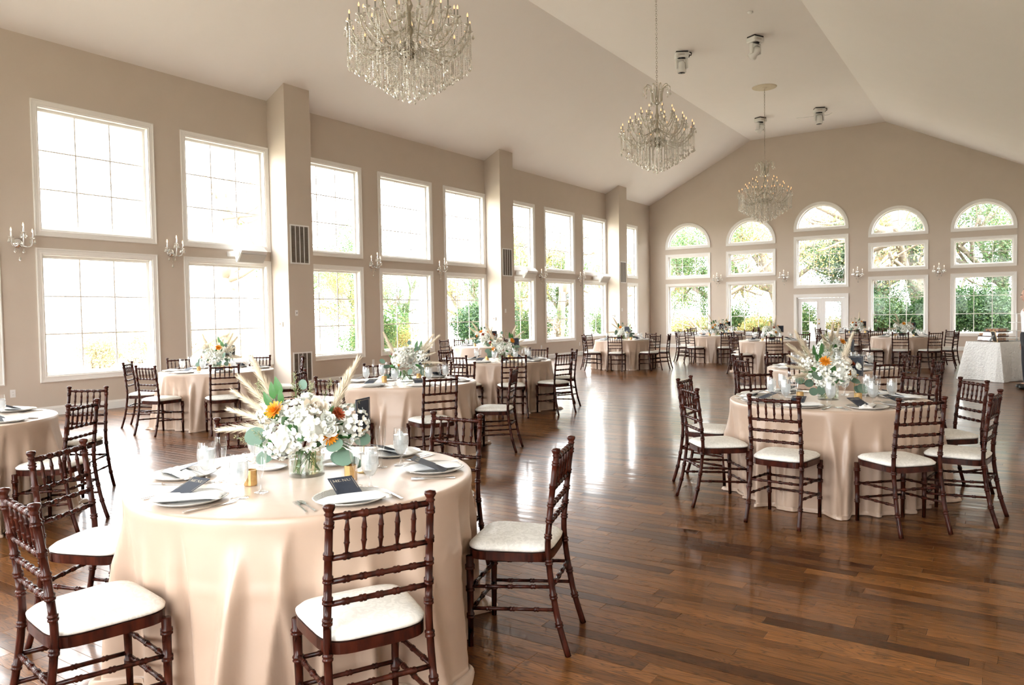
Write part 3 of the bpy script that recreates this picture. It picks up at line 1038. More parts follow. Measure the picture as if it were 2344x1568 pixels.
ME_FLU_FAR = lathe_mesh('champagne_flute', FLU, M['glass'], 12)
ME_CHARGER = lathe_mesh('charger_plate', [(0, 0.004), (0.095, 0.004), (0.105, 0.007), (0.140, 0.017), (0.147, 0.0195), (0.149, 0.0175), (0.108, 0.0), (0, 0.0)], M['charger'], 40)
ME_BREAD = lathe_mesh('bread_plate', [(0, 0.004), (0.05, 0.004), (0.058, 0.007), (0.080, 0.014), (0.082, 0.012), (0.055, 0.0), (0, 0.0)], M['china'], 32)
def napkin_mesh(seed, L=0.27, W=0.085):
    r_ = random.Random(seed)
    nx, ny = 18, 8
    mb = MB()
    def top(u, v):
        x = (u - 0.5) * L + 0.006 * math.sin(v * 5 + seed)
        flare = 1.0 + 0.25 * (abs(u - 0.5) * 2) ** 3
        y_ = (v - 0.5) * W * flare + 0.010 * math.sin(u * 5 + seed)
        z = 0.013 + 0.010 * math.sin(PI * min(1, max(0, v))) ** 0.6 + 0.005 * math.sin(v * 16 + 2 * u + seed)
        z -= 0.012 * max(0, abs(u - 0.5) * 2 - 0.7) / 0.3
        return (x, y_, max(z, 0.006))
    vs_, fs_ = [], []
    for j in range(ny + 1):
        for i in range(nx + 1):
            vs_.append(top(i / nx, j / ny))
    off = len(vs_)
    for j in range(ny + 1):
        for i in range(nx + 1):
            x, y_, z = top(i / nx, j / ny)
            vs_.append((x, y_, max(0.003, z - 0.013)))
    w = nx + 1
    for j in range(ny):
        for i in range(nx):
            a = j * w + i
            fs_.append((a, a + 1, a + w + 1, a + w)); fs_.append((off + a, off + a + w, off + a + w + 1, off + a + 1))
    for i in range(nx):
        fs_.append((i, off + i, off + i + 1, i + 1)); a = ny * w + i; fs_.append((a, a + 1, off + a + 1, off + a))
    for j in range(ny):
        a = j * w; fs_.append((a, a + w, off + a + w, off + a)); a = j * w + nx; fs_.append((a, off + a, off + a + w, a + w))
    mb.add(vs_, fs_)
    return mb.mesh('napkin', M['linen'], True)
ME_NAP = [napkin_mesh(1), napkin_mesh(4), napkin_mesh(7)]
mb = MB(); mb.box(-0.052, 0.052, -0.085, 0.085, 0, 0.0015)
ME_MENU = mb.mesh('menu_card', M['navy'])
mb = MB()   # the word MENU in thin serif capitals with two rule lines, at the head of the card
def bar(x0, y0, x1, y1, w):
    a, b = Vector((x0, y0, 0)), Vector((x1, y1, 0)); d = (b - a).normalized(); n = Vector((-d.y, d.x, 0)) * w / 2
    mb.add([a - n, b - n, b + n, a + n], [(0, 1, 2, 3)])
LH, LW = 0.016, 0.013
for i, ch in enumerate('MENU'):
    x = -0.0355 + i * 0.0195
    def q(a, b, c_, d, w): bar(x + a * LW, b * LH, x + c_ * LW, d * LH, w)
    ser = lambda a, b: q(a - 0.16, b, a + 0.16, b, 0.0009)
    if ch == 'M':
        q(0, 0, 0, 1, 0.0012); q(1, 0, 1, 1, 0.0024); q(0, 1, 0.5, 0.1, 0.0022); q(0.5, 0.1, 1, 1, 0.001); ser(0, 0); ser(1, 0); ser(0, 1); ser(1, 1)
    if ch == 'E':
        q(0.1, 0, 0.1, 1, 0.0024); q(0, 1, 0.8, 1, 0.001); q(0, 0, 0.8, 0, 0.001); q(0.1, 0.52, 0.6, 0.52, 0.001); q(0.8, 0, 0.8, 0.18, 0.001); q(0.8, 1, 0.8, 0.82, 0.001)
    if ch == 'N':
        q(0, 0, 0, 1, 0.0012); q(1, 0, 1, 1, 0.0012); q(0, 1, 1, 0, 0.0024); ser(0, 0); ser(0, 1); ser(1, 1)
    if ch == 'U':
        q(0.05, 0.25, 0.05, 1, 0.0024); q(0.95, 0.25, 0.95, 1, 0.001); q(0.05, 0.25, 0.3, 0, 0.002); q(0.3, 0, 0.7, 0, 0.0015); q(0.7, 0, 0.95, 0.25, 0.001); ser(0.05, 1); ser(0.95, 1)
bar(-0.046, -0.06, -0.046, 0.02, 0.0012); bar(0.046, -0.06, 0.046, 0.02, 0.0012)
ME_MENUTXT = mb.mesh('lettering', M['ink'])
def fork_mesh():
    mb = MB()
    out = [(-0.0035, 0.0), (0.0035, 0.0), (0.005, -0.045), (0.0042, -0.09), (0.008, -0.115), (-0.008, -0.115), (-0.0042, -0.09), (-0.005, -0.045)]
    pts = [(0.0045, -0.1, ), (0.0035, -0.03), (0.0028, 0.02), (0.009, 0.04), (0.0105, 0.052), (-0.0105, 0.052), (-0.009, 0.04), (-0.0028, 0.02), (-0.0035, -0.03), (-0.0045, -0.1)]
    mb.prism(pts, 0.001, 0.0038)
    for i in range(4):
        x = -0.009 + i * 0.006
        mb.box(x - 0.0014, x + 0.0014, 0.05, 0.095, 0.0015, 0.0042)
    return mb.mesh('fork', M['steel'])
def knife_mesh():
    mb = MB()
    mb.prism([(-0.006, -0.11), (0.006, -0.11), (0.0045, 0.0), (-0.0045, 0.0)], 0.001, 0.007)
    mb.prism([(-0.005, 0.0), (0.004, 0.0), (0.009, 0.02), (0.009, 0.09), (-0.001, 0.118), (-0.005, 0.11)], 0.0015, 0.0035)
    return mb.mesh('knife', M['steel'])
ME_FORK, ME_KNIFE = fork_mesh(), knife_mesh()
mb = MB(); mb.lathe([(0, 0), (0.026, 0), (0.0285, 0.004), (0.0285, 0.07), (0.0265, 0.07), (0.0265, 0.03), (0, 0.03)], 20)
ME_VOTIVE = mb.mesh('cup', M['gold_glass'], False)
mb = MB(); mb.lathe([(0.026, 0.03), (0.026, 0.042), (0, 0.042)], 16)
ME_WAX = mb.mesh('wax', M['wax'])
mb = MB(); mb.box(-0.065, 0.065, -0.002, 0.002, 0.0, 0.16)
ME_CARD = mb.mesh('card', M['navy'])
mb = MB()
for (a, b, c_, d) in ((-0.057, -0.056, 0.008, 0.152), (0.056, 0.057, 0.008, 0.152)): mb.box(a, b, -0.0026, 0.0026, c_, d)
for (c_, d) in ((0.008, 0.009), (0.151, 0.152)): mb.box(-0.057, 0.057, -0.0026, 0.0026, c_, d)
ME_CARDRULE = mb.mesh('rule', M['ink'])
mb = MB(); mb.lathe([(0, 0), (0.035, 0), (0.035, 0.004), (0.004, 0.008), (0.003, 0.02), (0.003, 0.20), (0, 0.20)], 14); mb.box(-0.03, 0.03, -0.005, 0.005, 0.195, 0.205)
ME_CARDSTAND = mb.mesh('stand', M['brass'])

# ------------------------------------------------------------------ flowers
M['vase'] = thin_glass('vase_glass', (0.97, 0.985, 0.975), 0.06, 0.6, power=2.5)
M['vwater'] = thin_glass('vase_water', (0.93, 0.96, 0.93), 0.04, 0.3, power=2.5)
M['stem'] = simple('green_stem', (0.10, 0.20, 0.05), 0.5, noise=0.3)
M['white_petal'] = simple('white_petal', (0.86, 0.87, 0.80), 0.6, noise=0.06, nscale=40)
M['cream_petal'] = simple('cream_petal', (0.85, 0.76, 0.63), 0.55, noise=0.06, nscale=40)
M['orange_petal'] = simple('orange_petal', (0.85, 0.30, 0.015), 0.5, noise=0.3, nscale=50)
M['rust_petal'] = simple('rust_petal', (0.35, 0.06, 0.015), 0.5, noise=0.3, nscale=50)
M['euca'] = simple('eucalyptus_leaf', (0.125, 0.205, 0.15), 0.5, noise=0.15, nscale=30)
M['leaf'] = simple('glossy_leaf', (0.045, 0.16, 0.035), 0.35, noise=0.3, nscale=30)
M['pampas'] = simple('pampas_cream', (0.84, 0.74, 0.58), 0.8, noise=0.1, nscale=60)
M['filler'] = simple('pale_filler_bloom', (0.42, 0.40, 0.24), 0.7, noise=0.2, nscale=60)
def petal(mb, base, out, up, L, W, cup=0.3, n=2):
    # a leaf-shaped petal of 2 x n quads, pointing along out, bending towards up
    out = out.normalized(); side = out.cross(up)
    side = side.normalized() if side.length > 1e-6 else out.orthogonal().normalized()
    nr = side.cross(out).normalized()
    vs_ = []
    for j in range(n + 1):
        t = j / n
        w = W * (0.25 + 0.75 * math.sin(PI * (0.12 + 0.76 * t)))
        c = base + out * (L * t) + nr * (cup * L * t * t)
        vs_ += [c - side * w / 2 + nr * cup * W * 0.25, c, c + side * w / 2 + nr * cup * W * 0.25]
    fs_ = []
    for j in range(n):
        a = j * 3
        fs_ += [(a, a + 1, a + 4, a + 3), (a + 1, a + 2, a + 5, a + 4)]
    mb.add(vs_, fs_)
def rdir(r_):
    z = r_.uniform(-1, 1); a = r_.uniform(0, 2 * PI); s_ = math.sqrt(1 - z * z)
    return Vector((s_ * math.cos(a), s_ * math.sin(a), z))
def hydrangea(seed):
    r_ = random.Random(seed); mb = MB()
    n = 80
    for i in range(n):
        z = 1 - 1.75 * (i + 0.5) / n
        a = i * 2.39996
        s_ = math.sqrt(max(0, 1 - z * z))
        d = Vector((s_ * math.cos(a), s_ * math.sin(a), z)) + rdir(r_) * 0.12
        d.normalize()
        c = d * r_.uniform(0.88, 1.02)
        u = d.orthogonal().normalized(); w = d.cross(u); ph = r_.uniform(0, PI)
        for k in range(4):
            an = ph + k * PI / 2
            o_ = u * math.cos(an) + w * math.sin(an) + d * r_.uniform(0.1, 0.4)
            petal(mb, c, o_, d, 0.20, 0.21, 0.25, 2)
    mb.octa((0, 0, 0), 0.72, 0.72, 8)
    return mb.mesh('hydrangea', M['white_petal'])
def rose(seed, mat_):
    r_ = random.Random(seed); mb = MB()
    for ring, (n, tilt, L, W, h) in enumerate(((3, 1.35, 0.75, 0.62, 0.05), (4, 1.15, 0.9, 0.8, 0.0), (5, 0.85, 1.0, 0.95, -0.1), (6, 0.45, 1.05, 1.0, -0.2))):
        for k in range(n):
            a = 2 * PI * k / n + ring * 0.7 + r_.uniform(-.15, .15)
            rad = Vector((math.cos(a), math.sin(a), 0))
            o_ = rad * math.cos(tilt) + Vector((0, 0, 1)) * math.sin(tilt)
            petal(mb, rad * 0.12 * ring + Vector((0, 0, h - 0.3)), o_, Vector((0, 0, 1)) - rad * 0.3, L, W, 0.35, 3)
    mb.octa((0, 0, -0.1), 0.3, 0.45, 6)
    return mb.mesh('rose', mat_, True)
def mum(seed, mat_):
    r_ = random.Random(seed); mb = MB()
    for ring, (n, tilt, L) in enumerate(((13, 0.05, 1.0), (13, 0.35, 0.92), (11, 0.7, 0.78), (8, 1.05, 0.6), (5, 1.35, 0.45))):
        for k in range(n):
            a = 2 * PI * k / n + ring * 0.35 + r_.uniform(-.1, .1)
            rad = Vector((math.cos(a), math.sin(a), 0))
            petal(mb, Vector((0, 0, 0)), rad * math.cos(tilt) + Vector((0, 0, 1)) * math.sin(tilt), Vector((0, 0, 1)), L * r_.uniform(.9, 1.08), 0.26, 0.2, 2)
    mb.octa((0, 0, 0), 0.3, 0.3, 6)
    return mb.mesh('chrysanthemum', mat_)
def round_leaf(mat_, asp=0.85, point=0.0, nm='leaf'):
    mb = MB(); n = 12
    vs_ = [(0, 0.5, 0.03)]
    for k in range(n):
        a = 2 * PI * k / n - PI / 2
        y_ = 0.5 + 0.5 * math.sin(a); x = 0.5 * asp * math.cos(a)
        if point: x *= (1 - point * y_ ** 2) * (0.6 + 0.4 * min(1, y_ * 4))
        vs_.append((x, y_, 0.12 * abs(x) + 0.10 * (y_ - 0.5) ** 2 - 0.03))
    mb.add(vs_, [(0, 1 + k, 1 + (k + 1) % n) for k in range(n)])
    return mb.mesh(nm, mat_, True)
def plume(seed):
    r_ = random.Random(seed); mb = MB()
    P = [Vector((0.05 * math.sin(t * 2 + seed) * t, 0, t)) for t in [i / 8 for i in range(9)]]
    mb.tube(P, [0.006 * (1 - 0.7 * i / 8) for i in range(9)], 4)
    for i in range(420):
        t = r_.uniform(0.28, 1.0)
        b = Vector((0.05 * math.sin(t * 2 + seed) * t, 0, t))
        a = r_.uniform(0, 2 * PI)
        spread = 0.55 * (1 - t) + 0.16
        d = Vector((math.cos(a) * spread, math.sin(a) * spread, 1)).normalized()
        L = r_.uniform(0.12, 0.30) * (1.15 - t * 0.6)
        w = 0.0030
        s_ = Vector((-math.sin(a), math.cos(a), 0)) * w
        m_ = b + d * L * 0.5 + Vector((math.cos(a), math.sin(a), 0)) * 0.010
        e = b + d * L + Vector((math.cos(a), math.sin(a), -0.2)) * 0.02
        mb.add([b - s_, b + s_, m_ + s_ * 1.4, m_ - s_ * 1.4, e], [(0, 1, 2, 3), (3, 2, 4)])
    return mb.mesh('pampas_plume', M['pampas'])
def spray(seed):
    r_ = random.Random(seed); mb = MB()
    mb.tube([(0, 0, 0), (0.02, 0, 0.5), (0, 0.02, 0.9)], [0.006, 0.005, 0.003], 4, mi=1)
    for i in range(34):
        t = r_.uniform(0.35, 1.0); a = r_.uniform(0, 2 * PI); L = r_.uniform(0.08, 0.24) * (1.3 - t)
        b = Vector((0, 0, t * 0.9)); e = b + Vector((math.cos(a) * L, math.sin(a) * L, L * 0.8))
        mb.tube([b, e], [0.003, 0.002], 3, False, mi=1)
        for k in range(3):
            q = b.lerp(e, 0.55 + 0.22 * k) + rdir(r_) * 0.014
            mb.octa(q, 0.012, 0.014, 4)
    return mb.mesh('filler_spray', [M['filler'], M['stem']])
FM = dict(hyd=[hydrangea(1), hydrangea(2)], rose=rose(3, M['cream_petal']), wrose=rose(5, M['white_petal']), mum=mum(4, M['orange_petal']), rmum=mum(6, M['rust_petal']),
          euca=round_leaf(M['euca'], 0.92), leaf=round_leaf(M['leaf'], 0.5, 0.75), plume=[plume(1), plume(2)], spray=[spray(1), spray(2)])
mb = MB(); mb.lathe([(0.082, 0.112), (0.083, 0.003), (0.080, 0.0), (0, 0.0), (0, 0.012), (0.076, 0.014), (0.078, 0.112)], 32)
ME_VASE = mb.mesh('vase', M['vase'], False)
mb = MB(); mb.lathe([(0, 0.013), (0.0755, 0.0145), (0.077, 0.078), (0, 0.078)], 28)
ME_VWATER = mb.mesh('water', M['vwater'], True)
def stems_mesh():
    mb = MB(); r_ = random.Random(9)
    for i in range(16):
        a = r_.uniform(0, 2 * PI); b = r_.uniform(0, 2 * PI)
        mb.tube([(0.06 * math.cos(a), 0.06 * math.sin(a), 0.018), (0.045 * math.cos(b), 0.045 * math.sin(b), 0.13)], 0.0028, 5)
    return mb.mesh('stems', M['stem'])
ME_STEMS = stems_mesh()
def aim(d, roll=0.0):
    # rotation that turns +Z to direction d
    return (Vector(d).normalized().to_track_quat('Z', 'Y') @ Euler((0, 0, roll)).to_quaternion()).to_euler()
def aimY(d, n=(0, 0, 1)):
    d = Vector(d).normalized(); n = Vector(n); x = d.cross(n)
    if x.length < 1e-4: x = d.orthogonal()
    x.normalize(); z = x.cross(d)
    return Matrix((x, d, z)).transposed().to_euler()
def centerpiece(seed, detail=1.0, oranges=1.0, mirror=False, big_plumes=True):
    r_ = random.Random(seed)
    sx = -1 if mirror else 1
    J = 0.0 if seed == 1 else 0.03
    def P(x, y_, z): return (sx * x + r_.uniform(-J, J), y_ + r_.uniform(-J, J), z + r_.uniform(-J, J) * 0.6)
    root = empty('flower_centerpiece')
    v = put('vase', ME_VASE, root)
    put('water', ME_VWATER, v); put('stems', ME_STEMS, v)
    C0 = Vector((0, 0, 0.16))
    for i, (x, y_, z, r) in enumerate(((-0.085, -0.085, 0.185, 0.088), (0.055, -0.095, 0.235, 0.10), (0.20, 0.03, 0.235, 0.085), (-0.17, 0.05, 0.29, 0.07), (0.02, 0.11, 0.25, 0.09), (-0.02, -0.06, 0.29, 0.075))):
        p = P(x, y_, z)
        if seed != 1 and i in (2, 5) and r_.random() < 0.6: continue
        put('hydrangea', FM['hyd'][i % 2], root, p, aim(Vector(p) - C0, r_.uniform(0, 6)), r)
    blooms = [('rose', 0.075, -0.09, 0.325, 0.052), ('wrose', 0.135, -0.13, 0.275, 0.033), ('wrose', 0.145, -0.14, 0.232, 0.034), ('wrose', 0.0, 0.02, 0.36, 0.035),
              ('mum', -0.105, -0.11, 0.315, 0.050), ('mum', 0.14, -0.12, 0.195, 0.040), ('rmum', 0.165, -0.06, 0.29, 0.035), ('wrose', -0.24, -0.06, 0.215, 0.022)]
    if oranges > 1:
        blooms += [('mum', -0.17, -0.08, 0.22, 0.042), ('rmum', -0.02, -0.15, 0.29, 0.042), ('mum', 0.05, -0.14, 0.335, 0.045), ('rmum', 0.20, -0.08, 0.25, 0.04), ('mum', 0.22, 0.0, 0.30, 0.035)]
    for k, x, y_, z, r in blooms:
        p = P(x, y_, z)
        d = Vector(p) - C0 + Vector((0, -0.06, 0.0))
        put({'rose': 'rose', 'wrose': 'lisianthus', 'mum': 'chrysanthemum', 'rmum': 'rust_chrysanthemum'}[k], FM[k], root, p, aim(d, r_.uniform(0, 6)), r)
    leaves = [(-0.19, -0.13, 0.205, 0.098), (0.165, -0.13, 0.16, 0.085), (0.20, -0.12, 0.10, 0.095), (0.24, -0.08, 0.07, 0.075), (0.17, -0.10, 0.095, 0.07), (-0.16, -0.09, 0.10, 0.08),
              (-0.19, -0.03, 0.09, 0.075), (0.26, 0.02, 0.16, 0.08), (-0.21, 0.06, 0.15, 0.08), (0.10, 0.16, 0.12, 0.08), (-0.08, 0.17, 0.13, 0.08), (-0.02, 0.05, 0.42, 0.05), (-0.15, 0.02, 0.36, 0.055), (0.23, 0.06, 0.24, 0.07)]
    for x, y_, z, L in leaves:
        p = Vector(P(x, y_, z))
        d = Vector((p.x, p.y * 0.5, (p.z - 0.20) * 1.2)) + rdir(r_) * 0.05
        fn = Vector((p.x * 0.5, -0.6, 0.45)) + rdir(r_) * 0.25
        put('eucalyptus_leaf', FM['euca'], root, p - d.normalized() * L * 0.5, aimY(d, fn), L)
    for i in range(int(26 * detail)):
        a = r_.uniform(0, 2 * PI); el = r_.uniform(-0.35, 0.9)
        d = Vector((math.cos(a) * math.cos(el), math.sin(a) * math.cos(el), math.sin(el)))
        p = Vector((0, 0, 0.17)) + Vector((d.x * 0.15, d.y * 0.13, d.z * 0.13))
        L = r_.uniform(0.06, 0.11)
        put('leaf', FM['leaf'], root, p, aimY(d + rdir(r_) * 0.5, rdir(r_) + Vector((0, 0, 0.8))), L)
    for (x, z, L) in ((-0.135, 0.36, 0.085), (-0.105, 0.375, 0.095), (-0.15, 0.325, 0.08), (-0.10, 0.34, 0.07)):
        put('leaf', FM['leaf'], root, P(x, -0.03, z), aimY((x * 0.6 + r_.uniform(-.05, .05), -0.02, 0.3), (0, -1, 0.2)), L)
    tips = [(-0.25, 0.54), (-0.30, 0.455), (-0.33, 0.385), (-0.365, 0.30), (-0.41, 0.205), (0.245, 0.53), (0.20, 0.47)]
    for i, (x, z) in enumerate(tips if big_plumes else tips[::2]):
        b = Vector((sx * (0.10 if x > 0 else -0.07), 0.0, 0.22)); e = Vector((sx * x, r_.uniform(-0.06, 0.1) - 0.02, z)) + Vector((r_.uniform(-J, J), 0, r_.uniform(-J, J))) * 1.5
        d = e - b
        put('pampas_plume', FM['plume'][i % 2], root, b, aim(d, r_.uniform(0, 6)), d.length)
    for i, (x, y_, z, ex, ez, L) in enumerate(((-0.14, 0.02, 0.28, -0.16, 0.3, 0.2), (-0.05, 0.04, 0.29, -0.02, 0.3, 0.2), (0.0, 0.02, 0.28, 0.05, 0.3, 0.17), (-0.2, -0.05, 0.15, -0.3, 0.12, 0.13), (0.16, 0.0, 0.27, 0.2, 0.15, 0.13), (-0.12, -0.12, 0.17, -0.1, 0.1, 0.12), (0.05, 0.1, 0.3, 0.1, 0.3, 0.16))):
        put('filler_spray', FM['spray'][i % 2], root, P(x, y_, z), aim((sx * ex, r_.uniform(-.1, .1), ez), r_.uniform(0, 6)), L)
    return root

# ------------------------------------------------------------------ tables
ZT = 0.762
YAW = math.atan2(CAM_R.y, CAM_R.x)
SECT = ['near', 'near right', 'right', 'far right', 'far', 'far left', 'left', 'near left']
def sectors(c, angs):
    base = math.degrees(math.atan2(-c[1], -c[0]))
    rel = [((a - base + 180) % 360) - 180 for a in angs]
    want = [int(round((x % 360) / 45)) % 8 for x in rel]
    order = sorted(range(len(angs)), key=lambda i: rel[i] % 360)
    used, res = set(), {}
    for i in order:
        w = want[i]
        for d in (0, 1, -1, 2, -2, 3, -3, 4):
            if (w + d) % 8 not in used:
                w = (w + d) % 8; break
        used.add(w); res[i] = SECT[w]
    return [res[i] for i in range(len(angs))]
GOB_P = empty('water_goblet'); put('bowl', ME_BOWL, GOB_P); put('stem', ME_STEM, GOB_P); put('iced_water', ME_WATER, GOB_P)
FLU_P = empty('champagne_flute'); put('bowl', ME_FBOWL, FLU_P); put('stem', ME_FSTEM, FLU_P)
VOT_P = empty('votive_holder'); _c = put('cup', ME_VOTIVE, VOT_P); put('wax', ME_WAX, VOT_P)
MENU_P = put('menu_card', ME_MENU); put('lettering', ME_MENUTXT, MENU_P, (0, 0.05, 0.0017))
CARD_P = empty('table_number_sign'); _c = put('card', ME_CARD, CARD_P, (0, 0, 0.19)); put('rule', ME_CARDRULE, _c); put('stand', ME_CARDSTAND, CARD_P)
for p_ in (GOB_P, FLU_P, VOT_P, MENU_P, CARD_P): first_use[p_] = True
TABLES = [
    # key, phrase, centre, seats (angle, twist), level of detail, cloth, cloth turn, centrepiece (seed, turn, mirror, oranges)
    ('the large foreground table', (-2.75, 2.40), [(-30, 3), (30, -12), (92, 0), (155, -8), (-150, -4), (-93, -6)], 2, 0, 20, (1, 0, False, 1)),
    ('the table cut off at the left edge', (-6.75, 2.36), [(25, 6), (98, 22), (155, 0), (-150, 0), (-35, 0)], 1, 1, 80, (2, 30, False, 1)),
    ('the table before the second window column', (-9.48, 6.69), [(-138, 0), (-81, 0), (-31, 4), (60, -8), (113, 0), (172, 0)], 1, 2, 40, (3, -20, True, 1)),
    ('the table directly behind the foreground table', (-5.63, 6.38), [(-149, 0), (-88, 0), (-33, 6), (28, -6), (96, 0), (149, 0)], 2, 1, 0, (4, 170, False, 1)),
    ('the table in front of the second pier', (-6.75, 9.93), [(-90, 4), (-48, 0), (-6, -8), (48, -6), (93, 0), (177, 0)], 1, 0, 130, (5, 10, True, 1)),
    ('the orange-flowered table by the left windows', (-10.12, 14.2), [(-179, 0), (156, 0), (95, 0)], 0, 3, 0, (6, 0, False, 2)),
    ('the table near the far left corner', (-8.63, 18.45), [(-124, -12), (170, 0), (-76, 0), (77, 0), (-24, 0), (12, 0)], 0, 4, 30, (7, 0, False, 1)),
    ('the table before the first arched window', (-7.2, 21.8), [(-150, 0), (-112, -4), (170, 0), (-59, 0), (60, 0), (22, 0)], 0, 3, 60, (8, 0, False, 2)),
    ('the rearmost table by the first arched window', (-8.35, 25.8), [(-140, 0), (165, 0), (95, 0), (10, 0), (40, 0)], 0, 4, 0, (6, 20, True, 1)),
    ('the far table left of the french doors', (-4.82, 18.6), [(-121, -6), (-73, 0), (150, 0), (66, 0), (-14, 0)], 0, 4, 100, (7, 60, True, 1)),
    ('the right foreground table', (-1.25, 6.54), [(-178, 0), (-136, -4), (-96, 0), (-51, 6), (-16, 8), (35, 0), (62, -4), (134, 0)], 2, 2, 200, (12, 15, False, 1)),
    ('the table directly behind the right foreground one', (-1.9, 10.15), [(178, 0), (-138, 0), (136, 0), (-93, 0), (-50, 0), (49, 0), (-8, -6)], 1, 1, 220, (13, 60, False, 1)),
    ('the far table right of the french doors', (-3.84, 24.3), [(165, 0), (-130, 0), (-87, 0), (125, 0), (62, 0), (20, 0)], 0, 3, 140, (8, 40, True, 2)),
    ('the far table beside the lace buffet', (-2.3, 21.55), [(-132, -6), (-88, 0), (-50, 0), (-14, 0), (36, 0), (130, 0)], 0, 4, 200, (7, 10, False, 1)),
]
CP = {}
CD = 1.205
rs = random.Random(77)
for ti, (ph, c, seats, lod, ci, turn, (cs, ct, cm, co)) in enumerate(TABLES):
    tb = empty('round_table', (c[0], c[1], 0), math.radians(turn))
    tag(tb, 'round folding table under the satin cloth, ' + ph, 'table', 'round banquet tables')
    put('tabletop', ME_TOP, tb)
    for k in range(4): put('leg', ME_LEG, tb, (0, 0, 0), (0, 0, k * PI / 2))
    cl = put('tablecloth', cloth_mesh(11 + 13 * ti, (240, 320, 480)[lod], [a - turn for a, _ in seats]), None, (c[0], c[1], 0), (0, 0, math.radians(turn)))
    tag(cl, 'floor-length champagne satin cloth over ' + ph, 'tablecloth', 'champagne satin tablecloths')
    key = (cs, cm, co, lod > 0)
    if key not in CP:
        CP[key] = centerpiece(cs, 1.0 if lod else 0.55, co, cm, lod > 0); fcp = CP[key]
    else:
        fcp = copy_tree(CP[key])
    fcp.location = (c[0], c[1], ZT); fcp.rotation_euler = (0, 0, YAW + math.radians(ct))
    tag(fcp, 'white and orange flower centerpiece on ' + ph, 'flowers', 'flower centerpieces')
    sg = take(CARD_P)
    if ti == 0: off, fa = (0.26, 0.05), math.radians(72)
    else: off, fa = (0.20, -0.03) if ti not in (6, 7) else (0.05, -0.2), math.radians(rs.uniform(-25, 25))
    cr, sr = math.cos(YAW), math.sin(YAW)
    sg.location = (c[0] + cr * off[0] - sr * off[1], c[1] + sr * off[0] + cr * off[1], ZT); sg.rotation_euler = (0, 0, YAW + fa)
    tag(sg, 'dark navy table number card on ' + ph, 'sign', 'table number cards')
    names = sectors(c, [a for a, _ in seats])
    for (a, tw), nm in zip(seats, names):
        ar = math.radians(a)
        d = Vector((math.cos(ar), math.sin(ar), 0)); t = Vector((-d.y, d.x, 0))
        ch = take(CHAIR_FULL if lod else CHAIR_FAR)
        face = ar + PI / 2 + math.radians(tw)       # local +Y turned towards the table
        f = Vector((-math.sin(face), math.cos(face), 0))
        top = Vector((c[0], c[1], 0)) + d * CD
        ch.location = top + f * 0.243
        ch.rotation_euler = (0, 0, face)
        tag(ch, f'dark mahogany chair, {nm} seat of {ph}', 'chair', 'mahogany chairs around the round tables')
        # place setting
        pa = ar + math.radians(rs.uniform(-4, 4) + {(0, 30): 7, (0, -30): 3}.get((ti, a), 0))
        D = Vector((math.cos(pa), math.sin(pa), 0)); Tn = Vector((-D.y, D.x, 0))
        C = Vector((c[0], c[1], ZT))
        rz = pa - PI / 2                            # local +Y points outwards to the diner
        at = f', {nm} seat of {ph}'
        pl = put('charger_plate', ME_CHARGER, None, C + D * 0.585, (0, 0, rz))
        tag(pl, 'silver charger plate' + at, 'plate', 'silver charger plates')
        nr = rs.uniform(-0.12, 0.12) if rs.random() < 0.6 else rs.uniform(0.7, 1.2)
        if ti == 0: nr = {-30: 0.02, 30: -1.15, -93: 0.75, -150: 0.9}.get(a, nr)
        no = 0.045 if abs(nr) < 0.3 else 0.0
        zr = 0.016 if abs(nr) < 0.3 else 0.018
        np_ = put('folded_napkin', ME_NAP[rs.randrange(3)], None, C + D * (0.585 + no) + Vector((0, 0, 0.008)), (0, 0, rz + nr))
        tag(np_, 'folded white napkin' + at, 'napkin', 'folded white napkins')
        mo = Vector((0, 0, 0.040))
        if lod == 2:
            mn = take(MENU_P)
        else:
            mn = put('menu_card', ME_MENU)
        if abs(nr) < 0.3: mn.location = C + D * 0.542 + mo
        else: mn.location = C + D * 0.57 - Tn * 0.05 + mo
        mn.rotation_euler = Euler((0.36, 0, rz + PI + nr * 0.15), 'XYZ')
        tag(mn, 'navy menu card' + at, 'menu', 'navy menu cards')
        gl = (take(GOB_P) if lod == 2 else put('water_goblet', ME_GOB_FAR))
        ga = pa + math.radians(19 + rs.uniform(-3, 3))
        gl.location = C + Vector((math.cos(ga), math.sin(ga), 0)) * (0.445 + rs.uniform(-.02, .02))
        gl.rotation_euler = (0, 0, rs.uniform(0, 6))
        tag(gl, 'iced water goblet' + at, 'goblet', 'iced water goblets')
        fu = (take(FLU_P) if lod == 2 else put('champagne_flute', ME_FLU_FAR))
        ga = pa + math.radians(19 + rs.uniform(-3, 3))
        fu.location = C + Vector((math.cos(ga), math.sin(ga), 0)) * (0.365 + rs.uniform(-.012, .012))
        tag(fu, 'empty champagne flute' + at, 'flute', 'champagne flutes')
        if lod:
            for j, off_ in enumerate((-0.175, -0.202)):
                fk = put('fork', ME_FORK, None, C + D * 0.585 + Tn * off_ + Vector((0, 0, 0.0008)), (0, 0, rz + PI + rs.uniform(-.05, .05)))
                tag(fk, ('inner' if j == 0 else 'outer') + ' silver fork' + at, 'fork', 'silver forks')
            kn = put('knife', ME_KNIFE, None, C + D * 0.60 + Tn * 0.172 + Vector((0, 0, 0.0008)), (0, 0, rz + PI + rs.uniform(-.05, .05)))
            tag(kn, 'silver table knife' + at, 'knife', 'silver knives')
